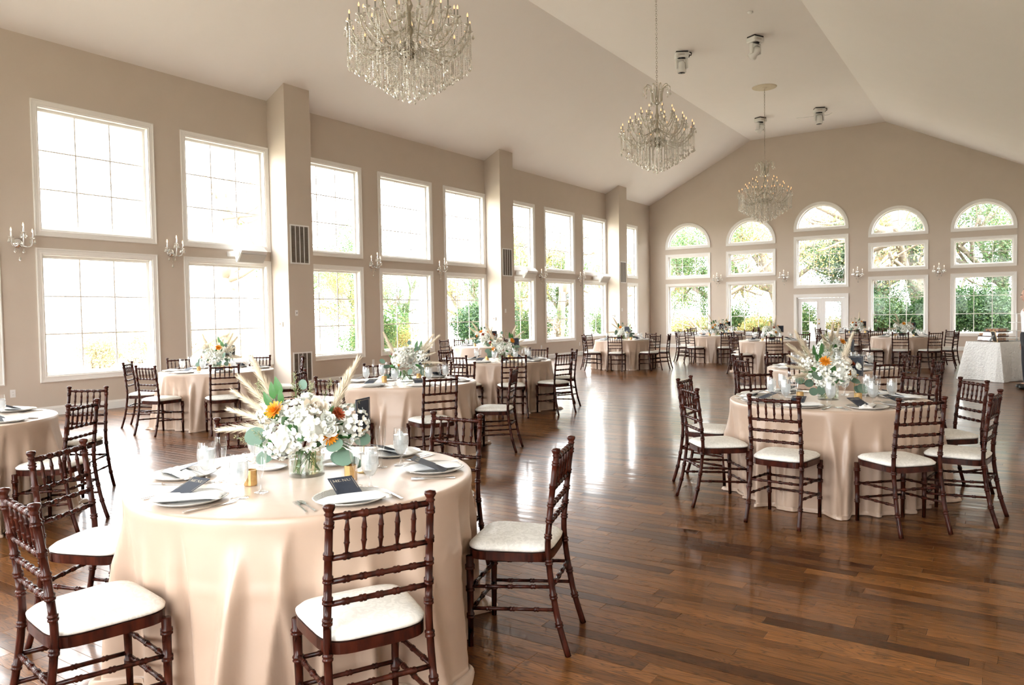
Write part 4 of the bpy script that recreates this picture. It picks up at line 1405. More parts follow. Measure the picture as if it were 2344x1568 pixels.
    for j, (aa, rr) in enumerate(((4, 0.27), (-100, 0.28), (130, 0.28)) if ti == 0 else ((-136, 0.25), (-18, 0.25), (100, 0.26))):
        vt = take(VOT_P)
        aa = math.radians(aa)
        vt.location = (c[0] + rr * math.cos(aa), c[1] + rr * math.sin(aa), ZT)
        w = sectors(c, [math.degrees(aa)])[0]
        tag(vt, f'gold votive, {w} side of flowers, {ph}', 'votive', 'gold votives')
    if lod == 2:
        for j, (aa, rr) in enumerate(((178, 0.27), (108, 0.25))):
            aa = math.radians(aa)
            bp = put('bread_plate', ME_BREAD, None, (c[0] + rr * math.cos(aa), c[1] + rr * math.sin(aa), ZT))
            tag(bp, f'bread plate, {sectors(c, [math.degrees(aa)])[0]} side of flowers, {ph}', 'plate', 'white bread plates')

# ------------------------------------------------------------------ chandeliers
M['crystal'] = thin_glass('cut_crystal', (0.96, 0.94, 0.88), 0.28, 0.9, rough=0.02, milk=0.55, milkcol=(0.97, 0.94, 0.85), power=1.5)
M['glass_arm'] = thin_glass('glass_arm', (0.88, 0.85, 0.76), 0.16, 0.7, rough=0.05, milk=0.5, milkcol=(0.62, 0.58, 0.47), power=1.5)
M['silver'] = simple('tarnished_silver', (0.42, 0.39, 0.32), 0.25, 1.0)
M['sleeve'] = simple('candle_sleeve', (0.30, 0.29, 0.25), 0.35, 0.3)
def lamp_mat(name, col, strength, mixf=0.6):
    m, nt, p = newmat(name)
    p.inputs['Base Color'].default_value = (*col, 1)
    p.inputs['Emission Color'].default_value = (*col, 1)
    p.inputs['Emission Strength'].default_value = strength
    p.inputs['Roughness'].default_value = 0.2
    return m
M['bulb'] = lamp_mat('warm_candle_bulb', (1.0, 0.50, 0.22), 0.9)
M['medallion'] = simple('aged_plaster', (0.60, 0.53, 0.40), 0.8, noise=0.1)
def strand_mesh(n, drop=0.075):
    mb = MB()
    for i in range(n):
        mb.octa((0, 0, -0.012 - i * 0.0205), 0.0098, 0.0100, 5)
    z = -0.010 - n * 0.0205
    mb.add([(0, 0, z)] + [(0.013 * math.cos(a), 0.008 * math.sin(a), z - drop * 0.35) for a in [2 * PI * k / 6 for k in range(6)]] +
           [(0.024 * math.cos(a), 0.014 * math.sin(a), z - drop * 0.70) for a in [2 * PI * k / 6 for k in range(6)]] + [(0, 0, z - drop)],
           [(0, 1 + k, 1 + (k + 1) % 6) for k in range(6)] + [(1 + k, 7 + k, 7 + (k + 1) % 6, 1 + (k + 1) % 6) for k in range(6)] + [(7 + k, 13, 7 + (k + 1) % 6) for k in range(6)])
    return mb.mesh('crystal_strand', M['crystal'])
STR = {}
def strand(n):
    if n not in STR: STR[n] = strand_mesh(n)
    return STR[n]
def drop_mesh():
    mb = MB()
    mb.octa((0, 0, -0.008), 0.005, 0.006, 4)
    z = -0.012; drop = 0.075
    mb.add([(0, 0, z)] + [(0.013 * math.cos(a), 0.008 * math.sin(a), z - drop * 0.35) for a in [2 * PI * k / 6 for k in range(6)]] +
           [(0.024 * math.cos(a), 0.013 * math.sin(a), z - drop * 0.72) for a in [2 * PI * k / 6 for k in range(6)]] + [(0, 0, z - drop)],
           [(0, 1 + k, 1 + (k + 1) % 6) for k in range(6)] + [(1 + k, 7 + k, 7 + (k + 1) % 6, 1 + (k + 1) % 6) for k in range(6)] + [(7 + k, 13, 7 + (k + 1) % 6) for k in range(6)])
    return mb.mesh('crystal_drop', M['crystal'])
ME_DROP = drop_mesh()
mb = MB(); mb.lathe([(0, -0.012), (0.012, -0.010), (0.02, 0.0), (0.042, 0.008), (0.045, 0.011), (0.02, 0.008), (0.009, 0.012)], 10)
mb2 = MB(); mb2.lathe([(0.009, 0.010), (0.009, 0.095), (0, 0.096)], 8)
ME_BOB = mb.mesh('drip_dish', M['crystal'], True); ME_SLV = mb2.mesh('candle_sleeve', M['sleeve'], True)
mb = MB(); mb.lathe([(0, 0.094), (0.007, 0.098), (0.011, 0.112), (0.008, 0.128), (0.003, 0.142), (0, 0.150)], 8)
ME_BULB = mb.mesh('bulb', M['bulb'], True)
def arm_mesh(r, z0, z1, sag):
    P = smooth_path([(0.05, 0, z0), (r * 0.35, 0, z0 - sag * 0.7), (r * 0.68, 0, z0 - sag), (r * 0.93, 0, z0 - sag * 0.35 + (z1 - z0) * 0.4), (r, 0, z1)], 4)
    mb = MB(); mb.tube(P, [0.0105] * len(P), 6)
    return mb.mesh('arm', M['glass_arm'], True)
def chandelier():
    root = empty('crystal_chandelier')      # origin at the bottom crystal, 1.8 m tall
    mb = MB(); mb.lathe([(0, 0.52), (0.03, 0.54), (0.05, 0.60), (0.025, 0.66), (0.02, 0.80), (0.055, 0.88), (0.03, 0.95), (0.02, 1.10), (0.05, 1.18), (0.025, 1.25), (0.018, 1.45), (0.04, 1.52), (0.02, 1.6), (0.012, 1.78), (0, 1.79)], 12)
    put('stem', mb.mesh('stem', M['silver'], True), root)
    mb = MB(); mb.lathe([(0.06, 0.56), (0.10, 0.585), (0.115, 0.62), (0.07, 0.64), (0.02, 0.62)], 16)
    put('hub', mb.mesh('hub', M['silver'], True), root)
    rr = random.Random(8)
    for (n, r, z0, z1, sag, off) in ((18, 0.74, 0.74, 0.87, 0.16, 0), (12, 0.55, 0.92, 1.05, 0.15, 0.13), (8, 0.34, 1.10, 1.22, 0.13, 0.3), (6, 0.20, 0.66, 0.70, 0.10, 0.2)):
        am = arm_mesh(r, z0, z1, sag)
        for k in range(n):
            a = 2 * PI * k / n + off
            ar = put('arm', am, root, (0, 0, 0), (0, 0, a))
            if r < 0.25: continue
            c = put('candle', ME_SLV, root, (r * math.cos(a), r * math.sin(a), z1))
            put('drip_dish', ME_BOB, c); put('bulb', ME_BULB, c)
            for q in (0.0, 2.1, 4.2):
                put('crystal_drop', ME_DROP, root, (r * math.cos(a) + 0.038 * math.cos(a + q), r * math.sin(a) + 0.038 * math.sin(a + q), z1), (0, 0, rr.uniform(0, 3)))
    # crown of curled arms at the top
    P = smooth_path([(0.03, 0, 1.42), (0.10, 0, 1.50), (0.115, 0, 1.64), (0.15, 0, 1.76), (0.23, 0, 1.80), (0.27, 0, 1.755)], 4)
    mb = MB(); mb.tube(P, 0.0095, 6)
    cm = mb.mesh('crown_arm', M['glass_arm'], True)
    for k in range(10):
        a = 2 * PI * k / 10
        put('crown_arm', cm, root, (0, 0, 0), (0, 0, a))
        put('crystal_strand', strand(4), root, (0.27 * math.cos(a), 0.27 * math.sin(a), 1.755), (0, 0, a))
        put('crystal_strand', strand(9), root, (0.12 * math.cos(a + .3), 0.12 * math.sin(a + .3), 1.66), (0, 0, a))
    # curtain of strands: bottoms form a shallow bowl that ends in a point
    for (n, r, zt, zb) in ((54, 0.745, 0.82, 0.42), (46, 0.64, 0.74, 0.35), (40, 0.53, 0.72, 0.275), (33, 0.42, 0.68, 0.20), (25, 0.31, 0.64, 0.13), (16, 0.20, 0.60, 0.075), (9, 0.10, 0.56, 0.03)):
        for k in range(n):
            a = 2 * PI * (k + (0.5 if n % 4 else 0)) / n + rr.uniform(-.03, .03)
            L = zt - zb + rr.uniform(-0.025, 0.025)
            put('crystal_strand', strand(max(3, int((L - 0.08) / 0.0205))), root, (r * math.cos(a), r * math.sin(a), zt), (0, 0, rr.uniform(0, PI)))
    for (n, r, zt) in ((18, 0.40, 1.02), (12, 0.30, 0.88)):
        for k in range(n):
            a = 2 * PI * k / n
            put('crystal_strand', strand(6), root, (r * math.cos(a), r * math.sin(a), zt), (0, 0, a))
    mb = MB()
    mb.lathe([(0, 0.0), (0.017, 0.010), (0.022, 0.024), (0.015, 0.038), (0, 0.045)], 8); mb.tube([(0, 0, 0.045), (0, 0, 0.53)], 0.003, 4)
    put('finial', mb.mesh('finial', M['crystal']), root)
    return root
# chain links and ceiling plate
def torus_link():
    mb = MB(); pts = []
    for k in range(12):
        a = 2 * PI * k / 12
        pts.append((0.016 * math.cos(a), 0, 0.030 * math.sin(a)))
    pts.append(pts[0]); pts.append(pts[1])
    mb.tube(pts, 0.0038, 5, False)
    return mb.mesh('chain_link', M['silver'], True)
ME_LINK = torus_link()
mb = MB(); mb.lathe([(0, -0.05), (0.04, -0.05), (0.06, -0.03), (0.07, -0.012), (0.16, -0.02), (0.20, -0.03), (0.25, -0.018), (0.31, -0.026), (0.345, -0.014), (0.35, 0.0), (0, 0.0)], 36)
ME_MED = mb.mesh('ceiling_medallion', M['medallion'], True)
CHP = chandelier()
CH_POS = [(-6.17, 7.17, 4.09), (-6.17, 14.9, 4.35), (-6.17, 23.05, 4.06)]
CH_LAB = ['large crystal chandelier cut off by the top of the picture', 'middle crystal chandelier hanging on a long chain', 'farthest crystal chandelier hanging before the back wall']
for i, p in enumerate(CH_POS):
    ch = CHP if i == 0 else copy_tree(CHP)
    ch.location = p; ch.rotation_euler = (0, 0, 0.4 * i)
for i, p in enumerate(CH_POS):
    ch = CHP if i == 0 else [o for o in bpy.data.objects if o.name.startswith('crystal_chandelier') and abs(o.location.y - p[1]) < 0.01 and o.type == 'EMPTY'][0]
    tag(ch, CH_LAB[i], 'chandelier', 'crystal chandeliers')
    top = RIDGE - p[2] - 0.06
    z = 1.80; k = 0
    while z < top:
        put('chain_link', ME_LINK, ch, (0, 0, z), (0, 0, (k % 2) * PI / 2))
        z += 0.048; k += 1
    put('ceiling_medallion', ME_MED, ch, (0, 0, RIDGE - p[2]))

# ------------------------------------------------------------------ wall sconces
def sconce():
    root = empty('wall_sconce')         # local -Y points into the room; origin on the wall
    mb = MB(); mb.lathe([(0, 0), (0.075, 0.0), (0.078, 0.012), (0.06, 0.026), (0.05, 0.030), (0.03, 0.05), (0, 0.055)], 18, Matrix.Rotation(PI / 2, 4, 'X'))
    put('backplate', mb.mesh('backplate', M['chrome'], True), root)
    M.setdefault('clear_arm', thin_glass('clear_glass_arm', (0.95, 0.96, 0.96), 0.25, 0.9, milk=0.35, milkcol=(0.85, 0.86, 0.86), power=1.3))
    for k, (x, y_, z) in enumerate(((-0.15, -0.15, 0.07), (0.15, -0.15, 0.07), (0.0, -0.20, 0.15))):
        P = smooth_path([(0, -0.04, 0), (x * 0.5, y_ * 0.6 - 0.02, -0.055), (x * 0.9, y_ * 0.95, -0.03), (x, y_, z)], 5)
        mb = MB(); mb.tube(P, 0.010, 6)
        put('arm', mb.mesh('arm', M['clear_arm'], True), root)
        c = put('candle', ME_SLVC, root, (x, y_, z))
        put('drip_dish', ME_BOB, c); put('bulb', ME_BULB2, c)
        for q in range(4):
            a = q * PI / 2 + 0.4
            put('crystal_drop', ME_DROP, root, (x + 0.04 * math.cos(a), y_ + 0.04 * math.sin(a), z))
    for (x, y_, z, n) in ((0, -0.07, -0.05, 7), (-0.06, -0.06, -0.03, 2), (0.06, -0.06, -0.03, 2)):
        put('crystal_strand', strand(n), root, (x, y_, z))
    return root
mb2 = MB(); mb2.lathe([(0.010, 0.010), (0.010, 0.095), (0, 0.096)], 8)
ME_SLVC = mb2.mesh('candle_sleeve', M['chrome'], True)
M['bulb2'] = lamp_mat('warm_sconce_bulb', (1.0, 0.72, 0.48), 1.2)
mb = MB(); mb.lathe([(0, 0.094), (0.008, 0.098), (0.013, 0.114), (0.009, 0.132), (0.003, 0.150), (0, 0.160)], 8)
ME_BULB2 = mb.mesh('bulb', M['bulb2'], True)
SCP = sconce()
SPOTS = [('L', 5.57, 'left of the nearest window column'), ('L', 8.10, 'between the first two window columns'), ('L', 13.26, 'between third and fourth window columns'), ('L', 15.80, 'between fourth and fifth window columns'),
         ('L', 20.98, 'between sixth and seventh window columns'), ('L', 23.60, 'between seventh and eighth window columns'),
         ('B', -9.83, 'between first and second arched bays'), ('B', -7.26, 'left of the french doors'), ('B', -4.68, 'right of the french doors'), ('B', -2.12, 'between fourth and fifth arched bays')]
for i, (w, u, lb) in enumerate(SPOTS):
    sc_ = SCP if i == 0 else copy_tree(SCP)
    if w == 'L': sc_.location = (XL, u, 2.70); sc_.rotation_euler = (0, 0, PI / 2)
    else: sc_.location = (u, YB, 2.70); sc_.rotation_euler = (0, 0, 0)
    tag(sc_, 'crystal wall sconce with candle bulbs, ' + lb, 'sconce', 'crystal wall sconces')

# ------------------------------------------------------------------ white wall loudspeakers
M['speaker'] = simple('white_speaker_shell', (0.82, 0.82, 0.81), 0.4)
M['spgrille'] = simple('grey_speaker_grille', (0.60, 0.57, 0.52), 0.7, bump=0.6, bscale=900)
def speaker():
    root = empty('wall_speaker')     # local +X along the wall, -Y into the room
    # cabinet cross-section in the YZ plane, tilted downwards, extruded along X
    sec = [(0.13, 0.10), (-0.02, 0.155), (-0.13, 0.05), (-0.10, 0.0), (0.02, -0.165), (0.05, -0.165)]
    Mx = Matrix(((0, 0, 1, 0), (1, 0, 0, 0), (0, 1, 0, 0), (0, 0, 0, 1)))
    mb = MB(); mb.prism(sec, -0.30, 0.30, Mx)
    put('cabinet', mb.mesh('cabinet', M['speaker'], recalc=True), root, (0, -0.30, 0))
    mb = MB(); mb.add([(-0.29, -0.102, -0.008), (0.29, -0.102, -0.008), (0.29, 0.010, -0.160), (-0.29, 0.010, -0.160), (-0.29, -0.112, -0.016), (0.29, -0.112, -0.016), (0.29, 0.000, -0.168), (-0.29, 0.000, -0.168)],
                      [(0, 1, 2, 3), (7, 6, 5, 4), (0, 4, 5, 1), (1, 5, 6, 2), (2, 6, 7, 3), (3, 7, 4, 0)])
    put('grille', mb.mesh('grille', M['spgrille'], recalc=True), root, (0, -0.30, 0))
    mb = MB()
    for sx in (-1, 1):
        mb.box(min(sx * 0.305, sx * 0.318), max(sx * 0.305, sx * 0.318), -0.32, 0.0, -0.05, 0.05)
        mb.lathe([(0, 0.30), (0.05, 0.30), (0.05, 0.318), (0, 0.322)], 16, Matrix.Translation((0, -0.32, 0)) @ Matrix.Rotation(sx * PI / 2, 4, 'Y'))
    mb.box(-0.318, 0.318, -0.014, 0.0, -0.05, 0.05)
    put('bracket', mb.mesh('bracket', M['speaker']), root)
    return root
SPP = speaker()
for i, (u, lb) in enumerate(((9.60, 'over the second window column'), (19.85, 'over the sixth window column'), (24.95, 'over the eighth window column'))):
    sp = SPP if i == 0 else copy_tree(SPP)
    sp.location = (XL + 0.012, u, 2.745); sp.rotation_euler = (0, 0, PI / 2)
    tag(sp, 'white wedge loudspeaker on wall bracket ' + lb, 'speaker', 'white wall loudspeakers')

# ------------------------------------------------------------------ vents, switches, thermostats, outlets
M['vent_back'] = simple('brown_vent_recess', (0.20, 0.17, 0.14), 0.8)
def vent(w, h, ns):
    root = empty('air_vent')          # on a pier face, local -Y into the room
    mb = MB(); ring_rect(mb, -w / 2, w / 2, 0, h, 0.028, -0.012, 0.0)
    put('frame', mb.mesh('frame', M['plastic']), root)
    mb = MB(); mb.box(-w / 2 + 0.02, w / 2 - 0.02, -0.002, 0.0, 0.02, h - 0.02)
    put('recess', mb.mesh('recess', M['vent_back']), root)
    mb = MB(); mb.box(-0.0075, 0.0075, -0.010, -0.003, 0.025, h - 0.025)
    me = mb.mesh('bar', M['plastic'])
    for i in range(1, ns): put('bar', me, root, (-w / 2 + 0.028 + (w - 0.056) * i / ns, 0, 0))
    mb = MB(); mb.box(-w / 2 + 0.026, w / 2 - 0.026, -0.0015, 0.0015, -0.006, 0.006, Matrix.Rotation(0.6, 4, 'X'))
    me = mb.mesh('louver', M['vent_back'])
    n = int((h - 0.06) / 0.022)
    for i in range(n): put('louver', me, root, (0, -0.0045, 0.032 + i * 0.022))
    return root
for i, (a, b) in enumerate(PIERS[1:]):
    uc = (a + b) / 2
    for (z0, h, wd) in ((2.585, 0.80, 'upper'), (0.16, 0.62, 'lower')):
        v = vent(0.50, h, 4)
        v.location = (PX, uc - 0.02, z0); v.rotation_euler = (0, 0, PI / 2)
        tag(v, f'{wd} white slatted air vent on the {["first", "second", "third"][i]} wall pier', 'vent', 'pier air vents')
    sw = empty('light_switch', (PX, uc - 0.15, 1.585), PI / 2)
    mb = MB(); mb.bbox(-0.036, 0.036, -0.007, 0.0, -0.058, 0.058, 0.002); put('plate', mb.mesh('plate', M['plastic']), sw)
    mb = MB(); mb.box(-0.006, 0.006, -0.016, -0.006, -0.012, 0.012); put('toggle', mb.mesh('toggle', M['dark_slot'] if i == 0 else M['plastic']), sw)
    tag(sw, f'white switch plate on the {["first", "second", "third"][i]} wall pier', 'switch', 'pier switches')
    th = empty('thermostat', (XL + 0.27, a, 1.36), 0)
    mb = MB(); mb.bbox(-0.06, 0.06, -0.028, 0.0, -0.05, 0.05, 0.006); put('case', mb.mesh('case', M['plastic']), th)
    mb = MB(); mb.box(-0.03, 0.03, -0.0295, -0.027, -0.012, 0.028); put('display', mb.mesh('display', M['vent_back']), th)
    tag(th, f'white thermostat on the side of the {["first", "second", "third"][i]} wall pier', 'thermostat', 'pier thermostats')
OUT = [(XL, 5.42, 'under the left end of the nearest window'), (XL, 13.25, 'left of the fourth window column'), (XL, 15.8, 'left of the fifth window column'), (XL, 21.0, 'left of the seventh window column'), (XL, 23.6, 'left of the eighth window column')]
for i, (x, u, lb) in enumerate(OUT):
    ou = empty('wall_outlet', (x, u, 0.40), PI / 2)
    mb = MB(); mb.bbox(-0.038, 0.038, -0.006, 0, -0.06, 0.06, 0.002); put('plate', mb.mesh('plate', M['plastic']), ou)
    for zz in (-0.022, 0.022):
        mb = MB(); mb.lathe([(0, 0), (0.016, 0), (0.016, 0.002), (0, 0.002)], 12, Matrix.Translation((0, -0.006, zz)) @ Matrix.Rotation(PI / 2, 4, 'X'))
        s_ = put('socket', mb.mesh('socket', M['plastic']), ou)
        mb = MB(); mb.box(-0.007, -0.0045, -0.0092, -0.0075, zz - 0.003, zz + 0.006); mb.box(0.0045, 0.007, -0.0092, -0.0075, zz - 0.003, zz + 0.006)
        put('slot', mb.mesh('slot', M['dark_slot']), s_)
    tag(ou, 'white wall outlet ' + lb, 'outlet', 'wall outlets')

# ------------------------------------------------------------------ moving-head stage lights on the ceiling
M['black'] = simple('black_plastic', (0.012, 0.012, 0.012), 0.4)
M['lens'] = simple('dark_lens', (0.02, 0.02, 0.03), 0.05)
M['mh'] = simple('white_fixture_shell', (0.74, 0.73, 0.70), 0.4)
def moving_head(tilt):
    root = empty('moving_head_light')       # hangs down from the origin
    mb = MB(); mb.box(-0.15, 0.15, -0.12, 0.12, -0.03, 0.0); put('mount', mb.mesh('mount', M['black']), root)
    mb = MB(); mb.bbox(-0.17, 0.17, -0.14, 0.14, -0.15, -0.03, 0.02); b = put('base', mb.mesh('base', M['mh']), root)
    mb = MB(); mb.box(-0.10, 0.06, -0.142, -0.139, -0.11, -0.07); put('panel', mb.mesh('panel', M['spgrille']), b)
    mb = MB(); mb.tube([(0.17, 0, -0.09), (0.24, 0.0, -0.08), (0.25, 0, -0.03), (0.2, 0, -0.01)], 0.014, 6); mb.box(0.165, 0.20, -0.03, 0.03, -0.13, -0.07); put('power_cable', mb.mesh('power_cable', M['black']), root)
    mb = MB(); mb.lathe([(0, -0.15), (0.10, -0.15), (0.09, -0.18), (0, -0.18)], 18); put('pivot', mb.mesh('pivot', M['black']), root)
    mb = MB()
    mb.bbox(-0.15, 0.15, -0.05, 0.05, -0.215, -0.175, 0.012)
    for sx in (-1, 1):
        mb.bbox(sx * 0.13 - 0.025, sx * 0.13 + 0.025, -0.05, 0.05, -0.42, -0.19, 0.012)
    put('yoke', mb.mesh('yoke', M['mh']), root)
    mb = MB(); mb.lathe([(0, 0.14), (0.06, 0.135), (0.095, 0.09), (0.10, 0.0), (0.10, -0.08), (0.115, -0.12), (0.115, -0.155), (0.10, -0.16), (0, -0.155)], 18)
    hd = put('head', mb.mesh('head', M['mh'], True), root, (0, 0, -0.36), tilt)
    mb = MB(); mb.lathe([(0, -0.1605), (0.088, -0.1605), (0.088, -0.164), (0, -0.170)], 18); put('lens', mb.mesh('lens', M['lens'], True), hd)
    return root
for i, (x, y_, tl, rz, lb) in enumerate(((-7.07, 18.7, (0, 0, 0), 0.5, 'pointing down, left of the chandelier chain top'), (-5.22, 18.7, (0.9, 0, 0), 1.1, 'tilted, nearest and highest in view'),
                                         (-7.26, 26.6, (0.9, 0, 0), 1.1, 'tilted, beside the farthest chandelier chain'), (-5.34, 26.5, (0, 0, 0), 0.5, 'pointing down, nearest the back gable'))):
    o = moving_head(tl)
    o.location = (x, y_, RIDGE); o.rotation_euler = (0, 0, rz)
    tag(o, 'white moving-head stage light ' + lb, 'stage light', 'ceiling stage lights')
mb = MB(); mb.lathe([(0, -0.045), (0.045, -0.04), (0.06, -0.02), (0.06, 0), (0, 0)], 18)
o = put('smoke_detector', mb.mesh('smoke_detector', M['plastic'], True), None, (-4.88, 17.1, RIDGE)); tag(o, 'round white smoke detector on the flat ceiling strip', 'smoke detector')
mb = MB(); mb.tube([(-6.25, 27.4, RIDGE - 0.012), (-5.6, 27.52, RIDGE - 0.012), (-5.25, 27.58, RIDGE - 0.012), (-5.10, 27.35, RIDGE - 0.012)], 0.010, 5)
o = put('ceiling_cable', mb.mesh('ceiling_cable', M['plastic'])); tag(o, 'thin white cable run along the ceiling near the gable', 'cable')

# ------------------------------------------------------------------ lace buffet table
def lace():
    m, nt, p = newmat('white_rosette_lace')
    tc = nt.nodes.new('ShaderNodeTexCoord')
    v = nt.nodes.new('ShaderNodeTexVoronoi'); v.inputs['Scale'].default_value = 22
    n = nt.nodes.new('ShaderNodeTexNoise'); n.inputs['Scale'].default_value = 60; n.inputs['Detail'].default_value = 2
    S(nt, tc, 'Object', v, 'Vector'); S(nt, tc, 'Object', n, 'Vector')
    ad = nt.nodes.new('ShaderNodeMath'); ad.operation = 'ADD'; S(nt, v, 'Distance', ad, 0); S(nt, n, 'Fac', ad, 1)
    b = nt.nodes.new('ShaderNodeBump'); b.inputs['Strength'].default_value = 0.9; b.inputs['Distance'].default_value = 0.02
    S(nt, ad, 0, b, 'Height'); S(nt, b, 0, p, 'Normal')
    p.inputs['Base Color'].default_value = (0.76, 0.745, 0.71, 1)
    p.inputs['Roughness'].default_value = 0.8
    return m
M['lace'] = lace()
BL, BWD = 1.22, 0.80
bcen = Vector((-0.10, 18.42, 0)); bang = math.atan2(0.74, 0.67)
def lace_cloth():
    r_ = random.Random(4)
    N = 160
    per = []
    hx, hy, cr_ = BL / 2, BWD / 2, 0.03
    tot = 4 * (hx + hy)
    for k in range(N):
        s_ = tot * k / N
        if s_ < 2 * hx: p = (-hx + s_, -hy, 0, -1)
        elif s_ < 2 * hx + 2 * hy: p = (hx, -hy + (s_ - 2 * hx), 1, 0)
        elif s_ < 4 * hx + 2 * hy: p = (hx - (s_ - 2 * hx - 2 * hy), hy, 0, 1)
        else: p = (-hx, hy - (s_ - 4 * hx - 2 * hy), -1, 0)
        per.append(p)
    rows = []
    for j in range(16):
        t = j / 15
        row = []
        for k, (x, y_, nx, ny) in enumerate(per):
            corner = max(0, 1 - (hx - abs(x)) / 0.28) * max(0, 1 - (hy - abs(y_)) / 0.28)
            d = 0.004 + t * (0.015 + 0.13 * corner ** 1.3) + 0.028 * t * math.sin(k * 0.42) * math.sin(k * 0.17 + 1)
            dx, dy = (nx, ny) if corner < 0.01 else (nx * (1 - 0.35 * corner) + 0.5 * corner * math.copysign(1, x), ny * (1 - 0.35 * corner) + 0.5 * corner * math.copysign(1, y_))
            row.append((x + dx * d, y_ + dy * d, 0.775 * (1 - t) + 0.006))
        rows.append(row)
    vs_, fs_ = [(0, 0, 0.782)], []
    for row in rows: vs_ += row
    fs_ += [(0, 1 + k, 1 + (k + 1) % N) for k in range(N)]
    for j in range(15):
        for k in range(N):
            a = 1 + j * N; fs_.append((a + k, a + N + k, a + N + (k + 1) % N, a + (k + 1) % N))
    mb = MB(); mb.add(vs_, fs_)
    return mb.mesh('lace_tablecloth', M['lace'])
o = put('lace_tablecloth', lace_cloth(), None, bcen, (0, 0, bang)); tag(o, 'white rosette lace cloth draped over the buffet at the right edge', 'tablecloth')
tb = empty('buffet_table', bcen, bang); tag(tb, 'rectangular folding table under the white lace cloth', 'table')
mb = MB(); mb.bbox(-BL / 2 + 0.01, BL / 2 - 0.01, -BWD / 2 + 0.01, BWD / 2 - 0.01, 0.745, 0.775, 0.004); put('tabletop', mb.mesh('tabletop', M['table_wood']), tb)
for sx in (-1, 1):
    for sy in (-1, 1):
        mb = MB(); mb.tube([(sx * 0.5, sy * 0.32, 0.745), (sx * 0.5, sy * 0.32, 0)], 0.016, 8); put('leg', mb.mesh('leg', M['table_leg']), tb)
M['crust'] = simple('baked_crust', (0.50, 0.20, 0.06), 0.7, noise=0.5, nscale=40, bump=0.5, bscale=80)
M['filling'] = simple('dark_filling', (0.06, 0.02, 0.012), 0.5, noise=0.4, nscale=50)
M['clam'] = thin_glass('clear_plastic', (0.94, 0.95, 0.95), 0.05, 0.5, rough=0.05, milk=0.10, power=2.0)
bmat = Matrix.Translation(bcen) @ Matrix.Rotation(bang, 4, 'Z')
def bpt(x, y_, z): return bmat @ Vector((x, y_, z))
def pastry_box(w, d, h):
    root = empty('pastry_box')
    mb = MB(); mb.bbox(-w / 2, w / 2, -d / 2, d / 2, 0, 0.018, 0.005); put('tray', mb.mesh('tray', M['filling']), root)
    mb = MB(); mb.add([(-w / 2, -d / 2, 0.018), (w / 2, -d / 2, 0.018), (w / 2, d / 2, 0.018), (-w / 2, d / 2, 0.018), (-w / 2 + .015, -d / 2 + .015, h), (w / 2 - .015, -d / 2 + .015, h), (w / 2 - .015, d / 2 - .015, h), (-w / 2 + .015, d / 2 - .015, h)],
                      [(4, 5, 6, 7), (0, 1, 5, 4), (1, 2, 6, 5), (2, 3, 7, 6), (3, 0, 4, 7)]); put('lid', mb.mesh('lid', M['clam']), root)
    nx, ny = int(w / 0.085), int(d / 0.085)
    mb = MB(); mb.lathe([(0, 0.0), (0.026, 0.0), (0.034, 0.030), (0.028, 0.042), (0.012, 0.048), (0, 0.049)], 12); me = mb.mesh('pastry', M['crust'], True)
    for i in range(nx):
        for j in range(ny):
            put('pastry', me, root, ((i + .5) / nx * (w - .03) - w / 2 + .015, (j + .5) / ny * (d - .03) - d / 2 + .015, 0.019))
    return root
PB = pastry_box(0.36, 0.28, 0.092)
for i, (x, y_, z, rz, lb) in enumerate(((-0.26, 0.02, 0.784, 0, 'bottom of the stack on the lace buffet'), (-0.26, 0.02, 0.877, 0.03, 'middle of the stack on the lace buffet'), (-0.25, 0.02, 0.970, -0.02, 'top of the stack on the lace buffet'),
                                        (-0.24, 0.29, 0.784, 0.2, 'lower one left of the stack on the lace buffet'), (-0.24, 0.28, 0.877, 0.25, 'upper one left of the stack on the lace buffet'))):
    pb = PB if i == 0 else copy_tree(PB)
    pb.location = bpt(x, y_, z); pb.rotation_euler = (0, 0, bang + PI / 2 + rz)
    if i > 2: pb.scale = (0.6, 0.6, 1)
    tag(pb, 'clear box of pastries, ' + lb, 'box', 'pastry boxes on the buffet')
# easel-backed chalkboard seen from behind
es = empty('chalkboard_sign', bpt(-0.49, -0.20, 0.784), bang + PI / 2 - 0.5 + PI)
mb = MB(); mb.box(-0.11, 0.11, -0.010, 0.0, 0.0, 0.22, Matrix.Rotation(0.22, 4, 'X')); put('board', mb.mesh('board', M['black']), es)
mb = MB(); ring_rect(mb, -0.115, 0.115, -0.003, 0.225, 0.012, -0.013, 0.001)
for v_i in range(len(mb.v)): mb.v[v_i] = tuple(Matrix.Rotation(0.22, 4, 'X') @ Vector(mb.v[v_i]))
put('frame', mb.mesh('frame', simple('pale_wood', (0.62, 0.45, 0.24), 0.6, noise=0.15)), es)
mb = MB(); mb.add([(-0.05, -0.012, 0.17), (0.05, -0.012, 0.17), (0.05, -0.115, 0.0), (-0.05, -0.115, 0.0), (-0.05, -0.018, 0.17), (0.05, -0.018, 0.17), (0.05, -0.121, 0.0), (-0.05, -0.121, 0.0)], [(0, 1, 2, 3), (7, 6, 5, 4), (0, 4, 5, 1), (1, 5, 6, 2), (2, 6, 7, 3), (3, 7, 4, 0)])
put('easel_leg', mb.mesh('easel_leg', M['black']), es); tag(es, 'small black easel sign turned away on the lace buffet', 'sign')
ts = empty('tiered_stand', bpt(0.25, 0.0, 0.784), bang)
mb = MB(); mb.tube([(0, 0, 0), (0, 0, 0.56)], 0.014, 10); put('post', mb.mesh('post', M['china']), ts)
